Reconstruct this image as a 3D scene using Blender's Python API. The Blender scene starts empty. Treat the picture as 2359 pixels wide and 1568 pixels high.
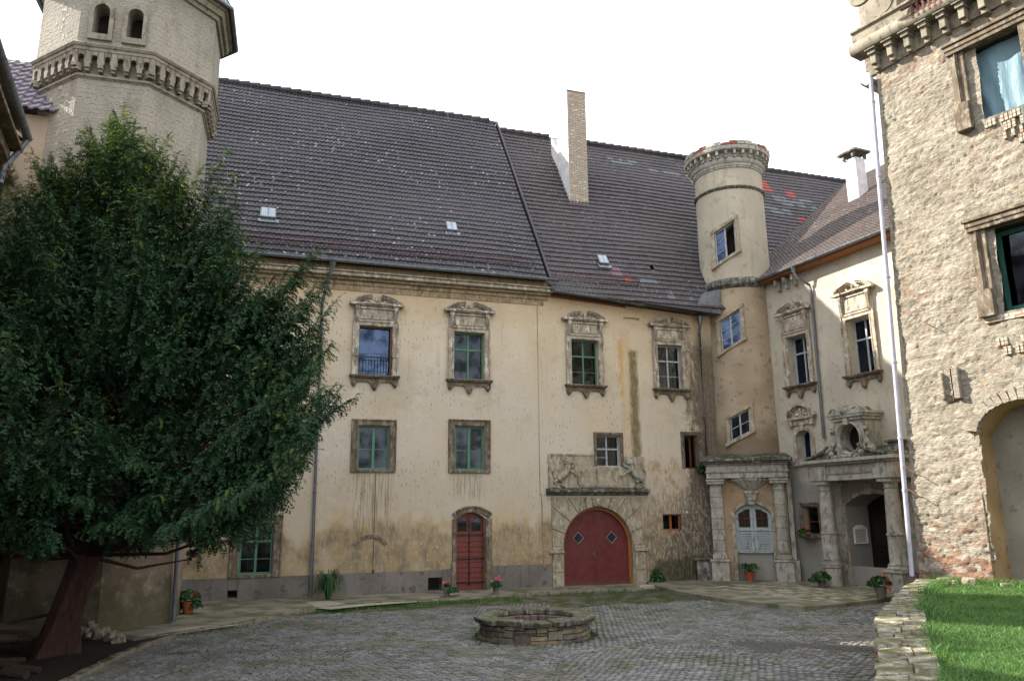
import bpy, bmesh, math, random
import numpy as np
from mathutils import Vector, Matrix, noise
R = math.radians
random.seed(7)
RNG = np.random.default_rng(11)
S = bpy.context.scene
COL = S.collection

# ------------------------------------------------------------------ camera
cam_d = bpy.data.cameras.new('camera')
cam = bpy.data.objects.new('camera', cam_d)
COL.objects.link(cam)
cam_d.sensor_width = 23.7
cam_d.lens = 23.7 * 1791 / 2358
cam_d.clip_end = 500
PITCH, ROLL, EYE = R(12.5), 0.01, 2.5
cam.matrix_world = (Matrix.Translation((0, 0, EYE)) @ Matrix.Rotation(R(90) + PITCH, 4, 'X')
                    @ Matrix.Rotation(-ROLL, 4, 'Z'))
S.camera = cam

# ------------------------------------------------------------------ light
SUN_AZ, SUN_EL = -70.0, 34.0          # azimuth from +Y, clockwise
w = bpy.data.worlds.new('World')
S.world = w
w.use_nodes = True
nt = w.node_tree
bg = nt.nodes['Background']
sky = nt.nodes.new('ShaderNodeTexSky')
sky.sky_type = 'NISHITA'
sky.sun_disc = False
sky.sun_elevation = R(SUN_EL)
sky.sun_rotation = R(SUN_AZ)
sky.dust_density = 2.0
mx = nt.nodes.new('ShaderNodeMix')
mx.data_type = 'RGBA'
mx.inputs[0].default_value = 0.88
mx.inputs[7].default_value = (7.9, 8.15, 8.7, 1)      # bright thin cloud over the blue
nt.links.new(sky.outputs[0], mx.inputs[6])
nt.links.new(mx.outputs[2], bg.inputs[0])
bg.inputs[1].default_value = 0.10
sd = bpy.data.lights.new('sun', 'SUN')
sd.energy = 4.9
sd.angle = R(0.5)
sd.color = (1.0, 0.94, 0.84)
sun = bpy.data.objects.new('sun', sd)
COL.objects.link(sun)
a, e = R(SUN_AZ), R(SUN_EL)
SV = Vector((math.sin(a) * math.cos(e), math.cos(a) * math.cos(e), math.sin(e)))
sun.rotation_euler = SV.to_track_quat('Z', 'Y').to_euler()
S.view_settings.view_transform = 'Standard'
S.view_settings.look = 'None'
S.view_settings.gamma = 1
S.view_settings.exposure = 1.6
S.cycles.max_bounces = 6

# ------------------------------------------------------------------ helpers
def obj(name, me, mat=None, parent=None, label=None, cat=None, group=None, kind=None):
    o = bpy.data.objects.new(name, me)
    COL.objects.link(o)
    if mat is not None and me is not None:
        for m in (mat if isinstance(mat, (list, tuple)) else [mat]):
            me.materials.append(m)
    if parent is not None:
        o.parent = parent
    tag(o, label, cat, group, kind)
    return o

def tag(o, label=None, cat=None, group=None, kind=None):
    if label: o['label'] = label
    if cat: o['category'] = cat
    if group: o['group'] = group
    if kind: o['kind'] = kind
    return o

def empty(name, loc, az=90.0, **k):
    """Empty whose local +X runs along azimuth az (clockwise from +Y), local -Y faces the yard."""
    o = obj(name, None, **k)
    o.location = loc
    o.rotation_euler = (0, 0, R(90 - az))
    return o

def np_mesh(name, V, F, attr=None, mi=None, smooth=False, val=True):
    """V (n,3) array, F (m,k) array of equal-sized faces"""
    me = bpy.data.meshes.new(name)
    F = np.asarray(F, dtype=np.int32)
    n, k = F.shape
    me.vertices.add(len(V))
    me.vertices.foreach_set('co', np.asarray(V, dtype=np.float32).ravel())
    me.loops.add(n * k)
    me.loops.foreach_set('vertex_index', F.ravel())
    me.polygons.add(n)
    me.polygons.foreach_set('loop_start', np.arange(0, n * k, k, dtype=np.int32))
    if mi is not None:
        me.polygons.foreach_set('material_index', np.asarray(mi, dtype=np.int32))
    me.update(calc_edges=True)
    me.polygons.foreach_set('use_smooth', np.full(n, smooth))
    if attr is not None:
        at = me.attributes.new('rnd', 'FLOAT', 'FACE')
        at.data.foreach_set('value', np.asarray(attr, dtype=np.float32))
    if val: me.validate()
    return me

class MB:
    """collects primitives into one mesh"""
    def __init__(s):
        s.v, s.f = [], []
    def add(s, vs, fs):
        b = len(s.v)
        s.v += [tuple(p) for p in vs]
        s.f += [tuple(i + b for i in f) for f in fs]
        return s
    def box(s, x0, x1, y0, y1, z0, z1, M=None):
        vs = [(x, y, z) for z in (z0, z1) for y in (y0, y1) for x in (x0, x1)]
        if M is not None: vs = [M @ Vector(p) for p in vs]
        return s.add(vs, [(0, 2, 3, 1), (4, 5, 7, 6), (0, 1, 5, 4), (2, 6, 7, 3), (0, 4, 6, 2), (1, 3, 7, 5)])
    def hexa(s, bot, top):
        n = len(bot)
        return s.add(list(bot) + list(top), [tuple(range(n))[::-1], tuple(range(n, 2 * n))] +
                     [(i, (i + 1) % n, n + (i + 1) % n, n + i) for i in range(n)])
    def prism(s, pts, y0, y1):                      # polygon in XZ pushed along Y
        return s.hexa([(x, y0, z) for x, z in pts], [(x, y1, z) for x, z in pts])
    def prismz(s, pts, z0, z1):                     # polygon in XY pushed along Z
        return s.hexa([(x, y, z0) for x, y in pts], [(x, y, z1) for x, y in pts])
    def tube(s, path, r, n=8):
        path = [Vector(p) for p in path]
        rs = r if isinstance(r, (list, tuple)) else [r] * len(path)
        vs, fs = [], []
        for i, p in enumerate(path):
            d = (path[min(i + 1, len(path) - 1)] - path[max(i - 1, 0)]).normalized()
            q = d.to_track_quat('Z', 'Y')
            for k in range(n):
                t = 2 * math.pi * k / n
                vs.append(p + q @ Vector((rs[i] * math.cos(t), rs[i] * math.sin(t), 0)))
        for i in range(len(path) - 1):
            for k in range(n):
                k2 = (k + 1) % n
                fs.append((i * n + k, i * n + k2, (i + 1) * n + k2, (i + 1) * n + k))
        fs += [tuple(range(n))[::-1], tuple(range((len(path) - 1) * n, len(path) * n))]
        return s.add(vs, fs)
    def lathe(s, prof, cx=0, cy=0, n=32, M=None):
        vs, fs = [], []
        for r, z in prof:
            for k in range(n):
                t = 2 * math.pi * k / n
                p = Vector((cx + r * math.cos(t), cy + r * math.sin(t), z))
                vs.append(M @ p if M is not None else p)
        for i in range(len(prof) - 1):
            for k in range(n):
                k2 = (k + 1) % n
                fs.append((i * n + k, i * n + k2, (i + 1) * n + k2, (i + 1) * n + k))
        fs += [tuple(range(n))[::-1], tuple(range((len(prof) - 1) * n, len(prof) * n))]
        return s.add(vs, fs)
    def ball(s, c, r, sx=1, sy=1, sz=1, n=8):
        prof = [(max(1e-4, r * math.sin(math.pi * i / n)), -r * math.cos(math.pi * i / n)) for i in range(n + 1)]
        return s.lathe(prof, 0, 0, 2 * n if n < 8 else 12, Matrix.Translation(c) @ Matrix.Diagonal((sx, sy, sz, 1)))
    def arc(s, cx, cz, r0, r1, a0, a1, y0, y1, n=12):   # ring sector in XZ, degrees
        t = [R(a0 + (a1 - a0) * i / n) for i in range(n + 1)]
        for i in range(n):
            q = [(cx + r * math.cos(t[j]), cz + r * math.sin(t[j])) for r, j in ((r0, i), (r1, i), (r1, i + 1), (r0, i + 1))]
            s.prism(q, y0, y1)
        return s
    def stone(s, c, sx, sy, sz, rot=0, j=.16):
        """rounded rough block"""
        bm = bmesh.new()
        bmesh.ops.create_icosphere(bm, subdivisions=2, radius=1)
        M = Matrix.Translation(c) @ Matrix.Rotation(rot, 4, 'Z')
        o = Vector((random.uniform(-9, 9), random.uniform(-9, 9), 0))
        for v in bm.verts:
            p = v.co.copy()
            q = Vector([math.copysign(abs(k) ** .5, k) for k in p])
            q *= 1 + j * noise.noise(p * 1.3 + o)
            v.co = M @ Vector((q.x * sx * .62, q.y * sy * .62, q.z * sz * .62))
        bm.verts.index_update()
        s.add([v.co[:] for v in bm.verts], [[v.index for v in f.verts] for f in bm.faces])
        bm.free()
        return s
    def mesh(s, name='m', fix=True):
        me = bpy.data.meshes.new(name)
        me.from_pydata(s.v, [], s.f)
        if fix:
            bm = bmesh.new()
            bm.from_mesh(me)
            bmesh.ops.recalc_face_normals(bm, faces=bm.faces)
            bm.to_mesh(me)
            bm.free()
        return me
    def build(s, name, mat, parent=None, bevel=0, smooth=False, cut=None, **k):
        me = s.mesh(name)
        o = obj(name, me, mat, parent, **k)
        if cut is not None:
            cme = cut.mesh('cut')
            co = bpy.data.objects.new('cut', cme)
            COL.objects.link(co)
            m = o.modifiers.new('b', 'BOOLEAN')
            m.operation = 'DIFFERENCE'; m.solver = 'EXACT'; m.object = co
            par = o.parent
            o.parent = None
            bpy.context.view_layer.update()
            dg = bpy.context.evaluated_depsgraph_get()
            new = bpy.data.meshes.new_from_object(o.evaluated_get(dg))
            o.modifiers.clear()
            o.data = new
            o.parent = par
            bpy.data.objects.remove(co)
        if smooth:
            for p in o.data.polygons: p.use_smooth = True
            o.data.set_sharp_from_angle(angle=R(35))
        if bevel:
            m = o.modifiers.new('bevel', 'BEVEL')
            m.width = bevel; m.segments = 2; m.limit_method = 'ANGLE'; m.angle_limit = R(40)
        return o

def split_build(mb, key, name, mat, parent, **k):
    """one object per group of faces; key(x, y, z) of a face's first vertex names the group"""
    parent_of = list(range(len(mb.v)))
    def find(i):
        while parent_of[i] != i:
            parent_of[i] = parent_of[parent_of[i]]; i = parent_of[i]
        return i
    for f in mb.f:
        for i in f[1:]: parent_of[find(i)] = find(f[0])
    cen, cnt = {}, {}
    for i, p in enumerate(mb.v):
        r = find(i); c = cen.setdefault(r, [0, 0, 0]); cnt[r] = cnt.get(r, 0) + 1
        for q in range(3): c[q] += p[q]
    groups = {}
    for f in mb.f:
        r = find(f[0])
        groups.setdefault(key(*[x / cnt[r] for x in cen[r]]), []).append(f)
    for g in groups.values():
        idx = {}
        m = MB()
        for f in g:
            for i in f:
                if i not in idx: idx[i] = len(idx); m.v.append(mb.v[i])
            m.f.append(tuple(idx[i] for i in f))
        m.build(name, mat, parent, **k)

def archpts(x0, x1, z0, zs, zt, n=14):
    """opening polygon: flat foot z0, springing zs, crown zt (circle segment)"""
    c, h = (x1 - x0) / 2, zt - zs
    r = (c * c + h * h) / (2 * h)
    a0 = math.asin(min(1, c / r))
    if h > c: a0 = math.pi - a0
    m = (x0 + x1) / 2
    top = [(m + r * math.sin(a0 - 2 * a0 * i / n), zt - r + r * math.cos(a0 - 2 * a0 * i / n)) for i in range(n + 1)]
    return [(x0, z0), (x1, z0)] + top

# camera maths: where the line of sight through a photo pixel (2358 x 1568 grid) meets a level
def ray(x, y):
    a, b = (x - 1179) / 1791, -(y - 784) / 1791
    a, b = a * math.cos(ROLL) + b * math.sin(ROLL), -a * math.sin(ROLL) + b * math.cos(ROLL)
    return Vector((a, math.cos(PITCH) - b * math.sin(PITCH), math.sin(PITCH) + b * math.cos(PITCH)))
def gp(x, y, z=0.0):
    r = ray(x, y)
    t = (z - EYE) / r.z
    return Vector((r.x * t, r.y * t, z))

# ------------------------------------------------------------------ material helpers
def lin(h):
    if isinstance(h, tuple): return (*h, 1)
    c = [int(h[i:i + 2], 16) / 255 for i in (0, 2, 4)]
    return tuple(x / 12.92 if x <= .04045 else ((x + .055) / 1.055) ** 2.4 for x in c) + (1,)

class Mt:
    def __init__(s, name):
        s.m = bpy.data.materials.new(name)
        s.m.use_nodes = True
        s.t = s.m.node_tree
        s.b = s.t.nodes['Principled BSDF']
        s.tc = s.t.nodes.new('ShaderNodeTexCoord')
        s.o = s.tc.outputs['Object']
    def n(s, typ, ins=None, **at):
        nd = s.t.nodes.new(typ)
        for k, v in at.items(): setattr(nd, k, v)
        for k, v in (ins or {}).items(): s.put(nd.inputs[k], v)
        return nd
    def put(s, sock, v):
        if hasattr(v, 'is_output'): s.t.links.new(v, sock)
        elif isinstance(v, str): sock.default_value = lin(v)
        else: sock.default_value = v
    def map(s, sc=(1, 1, 1), rot=(0, 0, 0), loc=(0, 0, 0), v=None):
        return s.n('ShaderNodeMapping', {0: v or s.o, 1: loc, 2: rot, 3: sc}).outputs[0]
    def noise(s, scale, detail=4, v=None, rough=.55, dist=0):
        return s.n('ShaderNodeTexNoise', {'Vector': v or s.o, 'Scale': scale, 'Detail': detail, 'Roughness': rough, 'Distortion': dist}).outputs[0]
    def vor(s, scale, v=None, feature='F1', out='Distance', rnd=1):
        return s.n('ShaderNodeTexVoronoi', {'Vector': v or s.o, 'Scale': scale, 'Randomness': rnd}, feature=feature).outputs[out]
    def m_(s, op, a, b=0.0, c=0.0):
        return s.n('ShaderNodeMath', {0: a, 1: b, 2: c}, operation=op).outputs[0]
    def mr(s, v, a, b, c=0.0, d=1.0):
        return s.n('ShaderNodeMapRange', {0: v, 1: a, 2: b, 3: c, 4: d}, interpolation_type='SMOOTHSTEP').outputs[0]
    def mix(s, f, a, b, mode='MIX'):
        nd = s.n('ShaderNodeMix', data_type='RGBA', blend_type=mode)
        s.put(nd.inputs[0], f); s.put(nd.inputs[6], a); s.put(nd.inputs[7], b)
        return nd.outputs[2]
    def xyz(s):
        return s.n('ShaderNodeSeparateXYZ', {0: s.o}).outputs
    def attr(s, name='rnd'):
        return s.n('ShaderNodeAttribute', attribute_name=name).outputs['Fac']
    def box(s, X, Z, x0, x1, z0, z1, soft, wob):
        """soft-edged rectangle mask with a ragged outline"""
        a = s.mr(s.m_('ADD', X, wob), x0 - soft, x0 + soft)
        b = s.mr(s.m_('ADD', X, wob), x1 - soft, x1 + soft, 1, 0)
        c = s.mr(s.m_('ADD', Z, wob), z0 - soft, z0 + soft)
        d = s.mr(s.m_('ADD', Z, wob), z1 - soft, z1 + soft, 1, 0)
        return s.m_('MULTIPLY', s.m_('MULTIPLY', a, b), s.m_('MULTIPLY', c, d))
    def bump(s, h, strength=.5, dist=.02):
        nd = s.n('ShaderNodeBump', {'Height': h, 'Strength': strength, 'Distance': dist})
        s.t.links.new(nd.outputs[0], s.b.inputs['Normal'])
    def fin(s, col=None, rough=.9, spec=.3, metal=0):
        if col is not None: s.put(s.b.inputs['Base Color'], col)
        s.put(s.b.inputs['Roughness'], rough)
        s.b.inputs['Specular IOR Level'].default_value = spec
        s.b.inputs['Metallic'].default_value = metal
        return s.m

def simple(name, c1, c2, scale=6, rough=.85, bump=.3, dist=.01, spec=.3, metal=0, detail=6, sc=(1, 1, 1)):
    k = Mt(name)
    f = k.mr(k.noise(scale, detail, k.map(sc)), .3, .7)
    if bump: k.bump(k.noise(scale * 3, 5, k.map(sc)), bump, dist)
    return k.fin(k.mix(f, c1, c2), rough, spec, metal)
# ------------------------------------------------------------------ materials
def plaster_main():
    k = Mt('cream_plaster')
    X, Y, Z = k.xyz()
    big = k.noise(.55, 5)
    mid = k.noise(2.2, 6)
    streak = k.noise(3.0, 5, k.map((1.6, 1, .16)))
    c = k.mix(k.mr(big, .35, .65), 'B9A98F', 'C4B8A3')
    c = k.mix(k.m_('MULTIPLY', k.mr(mid, .52, .75), .6), c, 'A99877')
    c = k.mix(k.m_('MULTIPLY', k.mr(streak, .55, .78), .45), c, '94876D')
    # warmer under the eaves
    c = k.mix(k.m_('MULTIPLY', k.mr(Z, 8.4, 10.3), .55), c, 'BFA177')
    wob = k.m_('MULTIPLY', k.m_('SUBTRACT', k.noise(.8, 6), .5), 3.2)
    wob2 = k.m_('MULTIPLY', k.m_('SUBTRACT', k.noise(5, 6, k.map((1.4, 1, .35))), .5), .9)
    zz = k.m_('ADD', Z, k.m_('ADD', wob, wob2))
    c = k.mix(k.m_('MULTIPLY', k.m_('MULTIPLY', k.mr(Z, 8.3, 6.2), k.mr(big, .3, .6)), .55), c, 'B0A89B')
    c = k.mix(k.m_('MULTIPLY', k.mr(k.noise(.35, 8, k.map(loc=(3, 3, 3)), .7), .52, .6), .3), c, '9C8F78')
    c = k.mix(k.m_('MULTIPLY', k.mr(k.noise(1.4, 8, k.map(loc=(8, 3, 1)), .75), .58, .64), .35), c, 'CBC2AE')
    # greyer band at first floor foot, ochre tide line, brown weathered foot
    c = k.mix(k.m_('MULTIPLY', k.mr(zz, 4.6, 3.2), .45), c, 'A79A86')
    c = k.mix(k.m_('MULTIPLY', k.m_('MULTIPLY', k.mr(zz, 2.7, 2.15), k.mr(mid, .35, .6)), .7), c, 'AB9166')
    foot = k.m_('MULTIPLY', k.mr(zz, 2.3, 1.7), k.mr(k.noise(.9, 5, k.map(loc=(9, 1, 4))), .3, .55, .45, 1))
    fn = k.noise(7, 8, k.map((1.5, 1, .5)), .7)
    fn3 = k.noise(2.6, 8, k.map((1, 1, .8)), .65)
    fc = k.mix(k.mr(fn3, .4, .56), '6E6250', '8C795A')
    fc = k.mix(k.m_('MULTIPLY', k.mr(fn, .5, .62), .6), fc, 'A0927A')
    fc = k.mix(k.m_('MULTIPLY', k.mr(k.noise(12, 7, k.map((1.2, 1, .6)), .75), .56, .64), k.mr(fn3, .44, .54)), fc, 'BDB4A1')
    c = k.mix(k.m_('MULTIPLY', foot, .88), c, fc)
    # drips under the first-floor windows
    dr = k.noise(14, 4, k.map((1.2, 1, .06)))
    for x0, x1, z0, z1 in ((-5.3, -4.1, 1.9, 3.85), (-8.9, -7.2, 2.6, 3.3), (-2.0, -1.0, 3.0, 3.8)):
        c = k.mix(k.m_('MULTIPLY', k.box(X, Z, x0, x1, z0, z1, .18, k.m_('MULTIPLY', wob2, .4)), k.mr(dr, .42, .62, 0, .6)), c, '6C5F47')
    # orange rust runs and the green brown water stain
    w3 = k.m_('MULTIPLY', wob2, .3)
    c = k.mix(k.m_('MULTIPLY', k.m_('MULTIPLY', k.box(X, Z, 4.2, 4.42, 6.6, 9.0, .1, w3), k.mr(fn3, .35, .6)), .7), c, 'B08840')
    c = k.mix(k.m_('MULTIPLY', k.box(X, Z, 4.3, 4.75, 4.2, 9.2, .1, w3), .3), c, 'B08A48')
    st = k.m_('MULTIPLY', k.box(X, Z, 4.66, 5.0, 3.4, 8.4, .09, w3), k.mr(fn, .3, .55, .55, 1))
    c = k.mix(k.m_('MULTIPLY', st, .9), c, '61552E')
    # damp dirty right end, widening to the foot
    wX = k.m_('ADD', X, k.m_('ADD', k.m_('MULTIPLY', k.m_('ADD', wob, wob2), .5), k.m_('MULTIPLY', k.m_('SUBTRACT', k.noise(4, 8, k.map((1.4, 1, .7)), .75), .5), 2.2)))
    lim = k.m_('MINIMUM', k.mr(Z, 8.2, 4.4, 7.3, 6.85), k.mr(Z, 5.2, .3, 7.0, 5.7))
    dk = k.mr(k.m_('SUBTRACT', wX, lim), -.1, .5)
    dk = k.m_('MULTIPLY', dk, k.mr(Z, 9.6, 8.3))
    dc = k.mix(k.mr(fn, .4, .6), '3C332A', '5D5243')
    dc = k.mix(k.m_('MULTIPLY', k.mr(k.noise(9, 6, k.map((1.5, 1, .5)), .7), .58, .66), k.mr(Z, 3.4, 2.6)), dc, '9B9080')
    c = k.mix(k.m_('MULTIPLY', dk, .85), c, dc)
    # lower zone right of the gate is bare grey render with pale flecks
    lo = k.m_('MULTIPLY', k.mr(wX, 4.8, 5.2), k.mr(zz, 3.5, 2.7))
    c = k.mix(k.m_('MULTIPLY', lo, .6), c, k.mix(k.mr(fn, .47, .6), '5B5344', '989080'))
    c = k.mix(k.m_('MULTIPLY', k.m_('MULTIPLY', k.box(X, Z, 5.2, 6.5, 2.5, 4.4, .25, w3), k.mr(fn3, .42, .58)), .65), c, k.mix(k.mr(fn, .45, .6), '8C6C3C', 'B9AE9A'))
    c = k.mix(k.m_('MULTIPLY', lo, k.mr(k.noise(11, 8, k.map((1.3, 1, .6)), .75), .54, .62, 0, .7)), c, 'B3AC9E')
    c = k.mix(k.m_('MULTIPLY', k.m_('MULTIPLY', k.mr(X, 5.0, 5.6), k.mr(zz, .95, .5)), .7), c, '2C2D1B')
    # little upright pits left by the plasterer's keying
    pm = k.vor(1, k.map((5.2, 1, 2.1)), out='Distance')
    pz = k.mr(k.m_('ADD', Z, wob), 2.5, 3.0)
    pit = k.n('ShaderNodeTexVoronoi', {'Vector': k.map((7.5, 0, 3.6)), 'Scale': 1.0, 'Randomness': 1.0})
    sx = k.n('ShaderNodeSeparateXYZ', {0: pit.outputs['Position']}).outputs
    px = k.m_('ABSOLUTE', k.m_('SUBTRACT', k.m_('MULTIPLY', X, 7.5), sx[0]))
    pzz = k.m_('ABSOLUTE', k.m_('SUBTRACT', k.m_('MULTIPLY', Z, 3.6), sx[2]))
    shape = k.m_('MAXIMUM', k.m_('MULTIPLY', k.m_('ADD', px, k.m_('MULTIPLY', k.noise(9, 2), .05)), 10.5), k.m_('MULTIPLY', pzz, k.m_('ADD', 3.2, k.m_('MULTIPLY', k.noise(2, 2), 4.0))))
    sel = k.n('ShaderNodeSeparateXYZ', {0: pit.outputs['Color']}).outputs[0]
    pmask = k.m_('MULTIPLY', k.mr(shape, 1.0, .55), k.m_('MULTIPLY', k.m_('MULTIPLY', pz, k.mr(k.noise(.7, 4, k.map(loc=(5, 2, 8))), .38, .6, .3, 1)), k.mr(sel, .45, .8)))
    c = k.mix(k.m_('MULTIPLY', pmask, .9), c, '44361F')
    k.bump(k.m_('SUBTRACT', k.m_('ADD', k.noise(9, 6), k.m_('MULTIPLY', k.noise(2.2, 4), .8)), k.m_('MULTIPLY', pmask, 1.5)), .5, .02)
    return k.fin(c, .93, .2)

def plaster(name, a, b, d, foot=None, pits=False, scale=1.0, bump=.55, dist=.02, streakc='8C8270'):
    k = Mt(name)
    X, Y, Z = k.xyz()
    c = k.mix(k.mr(k.noise(.7 * scale, 6), .36, .64), a, b)
    c = k.mix(k.m_('MULTIPLY', k.mr(k.noise(2.8 * scale, 8, None, .65), .52, .66), .8), c, d)
    c = k.mix(k.m_('MULTIPLY', k.mr(k.noise(3.5, 5, k.map((1.5, 1.5, .18))), .52, .75), .5), c, streakc)
    if foot:
        zz = k.m_('ADD', Z, k.m_('MULTIPLY', k.m_('SUBTRACT', k.noise(1.6, 6), .5), 2.2))
        c = k.mix(k.m_('MULTIPLY', k.mr(zz, foot[1], foot[1] - .9), .8), c, foot[0])
    k.bump(k.m_('ADD', k.noise(11, 7, None, .65), k.m_('MULTIPLY', k.noise(2.5, 5), 1.2)), bump, dist)
    return k.fin(c, .93, .2)

def tower_render():
    """grey brown render dragged with short raised strokes like coarse basket weave"""
    k = Mt('scored_render')
    X, Y, Z = k.xyz()
    wv = k.n('ShaderNodeVectorMath', {0: k.o, 1: k.n('ShaderNodeVectorMath', {0: k.n('ShaderNodeTexNoise', {'Vector': k.o, 'Scale': 3.0}).outputs[1], 1: (.12, .12, .1)}, operation='MULTIPLY').outputs[0]}, operation='ADD').outputs[0]
    sep = k.n('ShaderNodeSeparateXYZ', {0: wv}).outputs
    uv = k.n('ShaderNodeCombineXYZ', {0: k.m_('ADD', sep[0], k.m_('MULTIPLY', sep[1], .9)), 1: sep[2]}).outputs[0]
    br = k.n('ShaderNodeTexBrick', {'Vector': uv, 'Color1': (.3, .3, .3, 1), 'Color2': (.8, .8, .8, 1), 'Mortar': (0, 0, 0, 1), 'Scale': 1.0, 'Mortar Size': .016, 'Mortar Smooth': .6, 'Brick Width': .21, 'Row Height': .13})
    fac = br.outputs['Fac']
    brk = k.mr(k.noise(5, 4), .4, .55)
    c = k.mix(k.mr(k.noise(.8, 5), .35, .65), '868073', '958E80')
    c = k.mix(k.m_('MULTIPLY', k.mr(k.noise(3, 7, k.map((1, 1, .3))), .5, .7), .5), c, '716859')
    c = k.mix(k.m_('MULTIPLY', k.m_('MULTIPLY', fac, brk), .6), c, 'BDB4A0')
    c = k.mix(k.m_('MULTIPLY', k.mr(k.noise(2.1, 5), .6, .75), .4), c, 'A08D68')
    k.bump(k.m_('ADD', k.m_('MULTIPLY', k.m_('MULTIPLY', fac, brk), 1.7), k.noise(14, 5)), .8, .03)
    return k.fin(c, .95, .2)

def rubble(name='rubble_masonry'):
    k = Mt(name)
    X, Y, Z = k.xyz()
    v = k.map((1.0, 1.0, 2.0))
    n1 = k.noise(1.2, 6)
    c = k.mix(k.mr(n1, .35, .65), 'A69D8D', '918879')
    c = k.mix(k.m_('MULTIPLY', k.mr(k.noise(6, 8, k.map((.7, 1, 1.6)), .7), .5, .66), .8), c, 'BDB5A4')
    c = k.mix(k.m_('MULTIPLY', k.mr(k.noise(3.3, 6, k.map((1, 1, 1.5), loc=(4, 2, 7))), .58, .68), .55), c, '967C66')
    cell = k.n('ShaderNodeTexVoronoi', {'Vector': k.map((4.5, 4.5, 9.5)), 'Scale': 1.0})
    cs = k.n('ShaderNodeSeparateXYZ', {0: cell.outputs['Color']}).outputs
    st = k.m_('MULTIPLY', k.mr(cs[0], .86, .9), k.mr(cell.outputs['Distance'], .55, .4))
    c = k.mix(k.m_('MULTIPLY', st, .7), c, 'C2B8A4')
    # brick showing near the foot
    bmask = k.m_('MULTIPLY', k.mr(k.m_('ADD', Z, k.m_('MULTIPLY', k.m_('SUBTRACT', k.noise(1.5, 4), .5), 2.5)), 2.4, 1.6), k.mr(cs[1], .5, .55))
    c = k.mix(k.m_('MULTIPLY', bmask, .75), c, '8C6450')
    c = k.mix(k.m_('MULTIPLY', k.m_('MULTIPLY', k.mr(k.noise(.8, 3, k.map(loc=(7, 1, 2))), .56, .62), k.mr(cs[1], .6, .65)), .4), c, '92705A')
    k.bump(k.m_('ADD', k.noise(16, 9, k.map((.7, 1, 1.5)), .75), k.m_('MULTIPLY', k.m_('ABSOLUTE', k.m_('SUBTRACT', k.noise(5, 8, k.map((.7, 1, 1.9), rot=(0, .3, 0)), .7), .5)), 5)), .9, .045)
    return k.fin(c, .95, .15)

def stonemat(name, a, b, dark='3A362E', moss=None, scale=1.0, worn=None, wamt=.8):
    k = Mt(name)
    c = k.mix(k.mr(k.noise(2.5 * scale, 7, None, .65), .38, .62), a, b)
    c = k.mix(k.m_('MULTIPLY', k.mr(k.noise(8 * scale, 6, k.map((1, 1, .4))), .5, .68), .7), c, dark)
    if worn:
        c = k.mix(k.m_('MULTIPLY', k.mr(k.noise(6 * scale, 9, k.map((1.3, 1, .6), loc=(5, 1, 3)), .7), .5, .62), wamt), c, worn)
    if moss:
        g = k.n('ShaderNodeNewGeometry').outputs['Normal']
        up = k.n('ShaderNodeSeparateXYZ', {0: g}).outputs[2]
        mm = k.m_('MULTIPLY', k.mr(up, .3, .8), k.mr(k.noise(3.2, 6), .42, .58))
        c = k.mix(k.m_('MULTIPLY', mm, .85), c, moss)
    k.bump(k.m_('ADD', k.noise(26, 6), k.noise(7, 4)), .5, .012)
    return k.fin(c, .92, .2)

def tilemat(name, a, b, lich='A2A7AB', amt=.0, redmix=.0):
    k = Mt(name)
    r = k.attr()
    c = k.mix(r, a, b)
    c = k.mix(k.mr(k.noise(.5, 4), .35, .65, 0, .6), c, b)
    c = k.mix(k.m_('MULTIPLY', k.mr(k.noise(11, 5, k.map((1, 1, 1))), .5, .72), .4), c, '54493F')
    sp = k.n('ShaderNodeTexVoronoi', {'Vector': k.o, 'Scale': 4.6})
    rr = k.n('ShaderNodeSeparateXYZ', {0: sp.outputs['Color']}).outputs[0]
    dens = k.mr(k.noise(.35, 3), .42, .6)
    m = k.m_('MULTIPLY', k.mr(sp.outputs['Distance'], .25, .14), k.m_('MULTIPLY', k.mr(rr, .5, .56), dens))
    c = k.mix(k.m_('MULTIPLY', m, amt), c, lich)
    k.bump(k.noise(25, 4), .25, .006)
    return k.fin(c, .62, .45)

def woodmat(name, a, b, rough=.6, peel=None, sc=(8, 8, .6)):
    k = Mt(name)
    c = k.mix(k.mr(k.noise(6, 5, k.map(sc)), .35, .65), a, b)
    if peel: c = k.mix(k.mr(k.noise(14, 6, k.map((1, 1, .4))), .58, .64), c, peel)
    k.bump(k.noise(20, 4, k.map(sc)), .2, .004)
    return k.fin(c, rough, .4)

def glassmat(name, tint, refl, gcol=(.55, .6, .66, 1)):
    k = Mt(name)
    tr = k.n('ShaderNodeBsdfTransparent', {0: tint})
    gl = k.n('ShaderNodeBsdfGlossy', {0: gcol, 1: .03})
    lw = k.n('ShaderNodeFresnel', {0: 1.5})
    f = k.m_('MULTIPLY', k.m_('ADD', lw.outputs[0], refl), k.mr(k.noise(2.4, 4), .35, .62, .35, 1.25))
    mx = k.n('ShaderNodeMixShader', {0: f, 1: tr.outputs[0], 2: gl.outputs[0]})
    k.t.links.new(mx.outputs[0], k.t.nodes['Material Output'].inputs[0])
    return k.m

def settmat():
    k = Mt('granite_setts')
    r = k.attr()
    c = k.mix(r, '5B5B5C', '7F7D7A')
    c = k.mix(k.mr(k.noise(30, 4), .4, .7, 0, .5), c, '55514C')
    c = k.mix(k.m_('MULTIPLY', k.mr(k.noise(.6, 5), .48, .62), .5), c, '5B5440')
    c = k.mix(k.m_('MULTIPLY', k.mr(k.noise(1.8, 6, k.map(loc=(3, 8, 0))), .48, .6), .6), c, '434A2A')
    k.bump(k.noise(40, 4), .4, .006)
    return k.fin(c, .7, .4)

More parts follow.
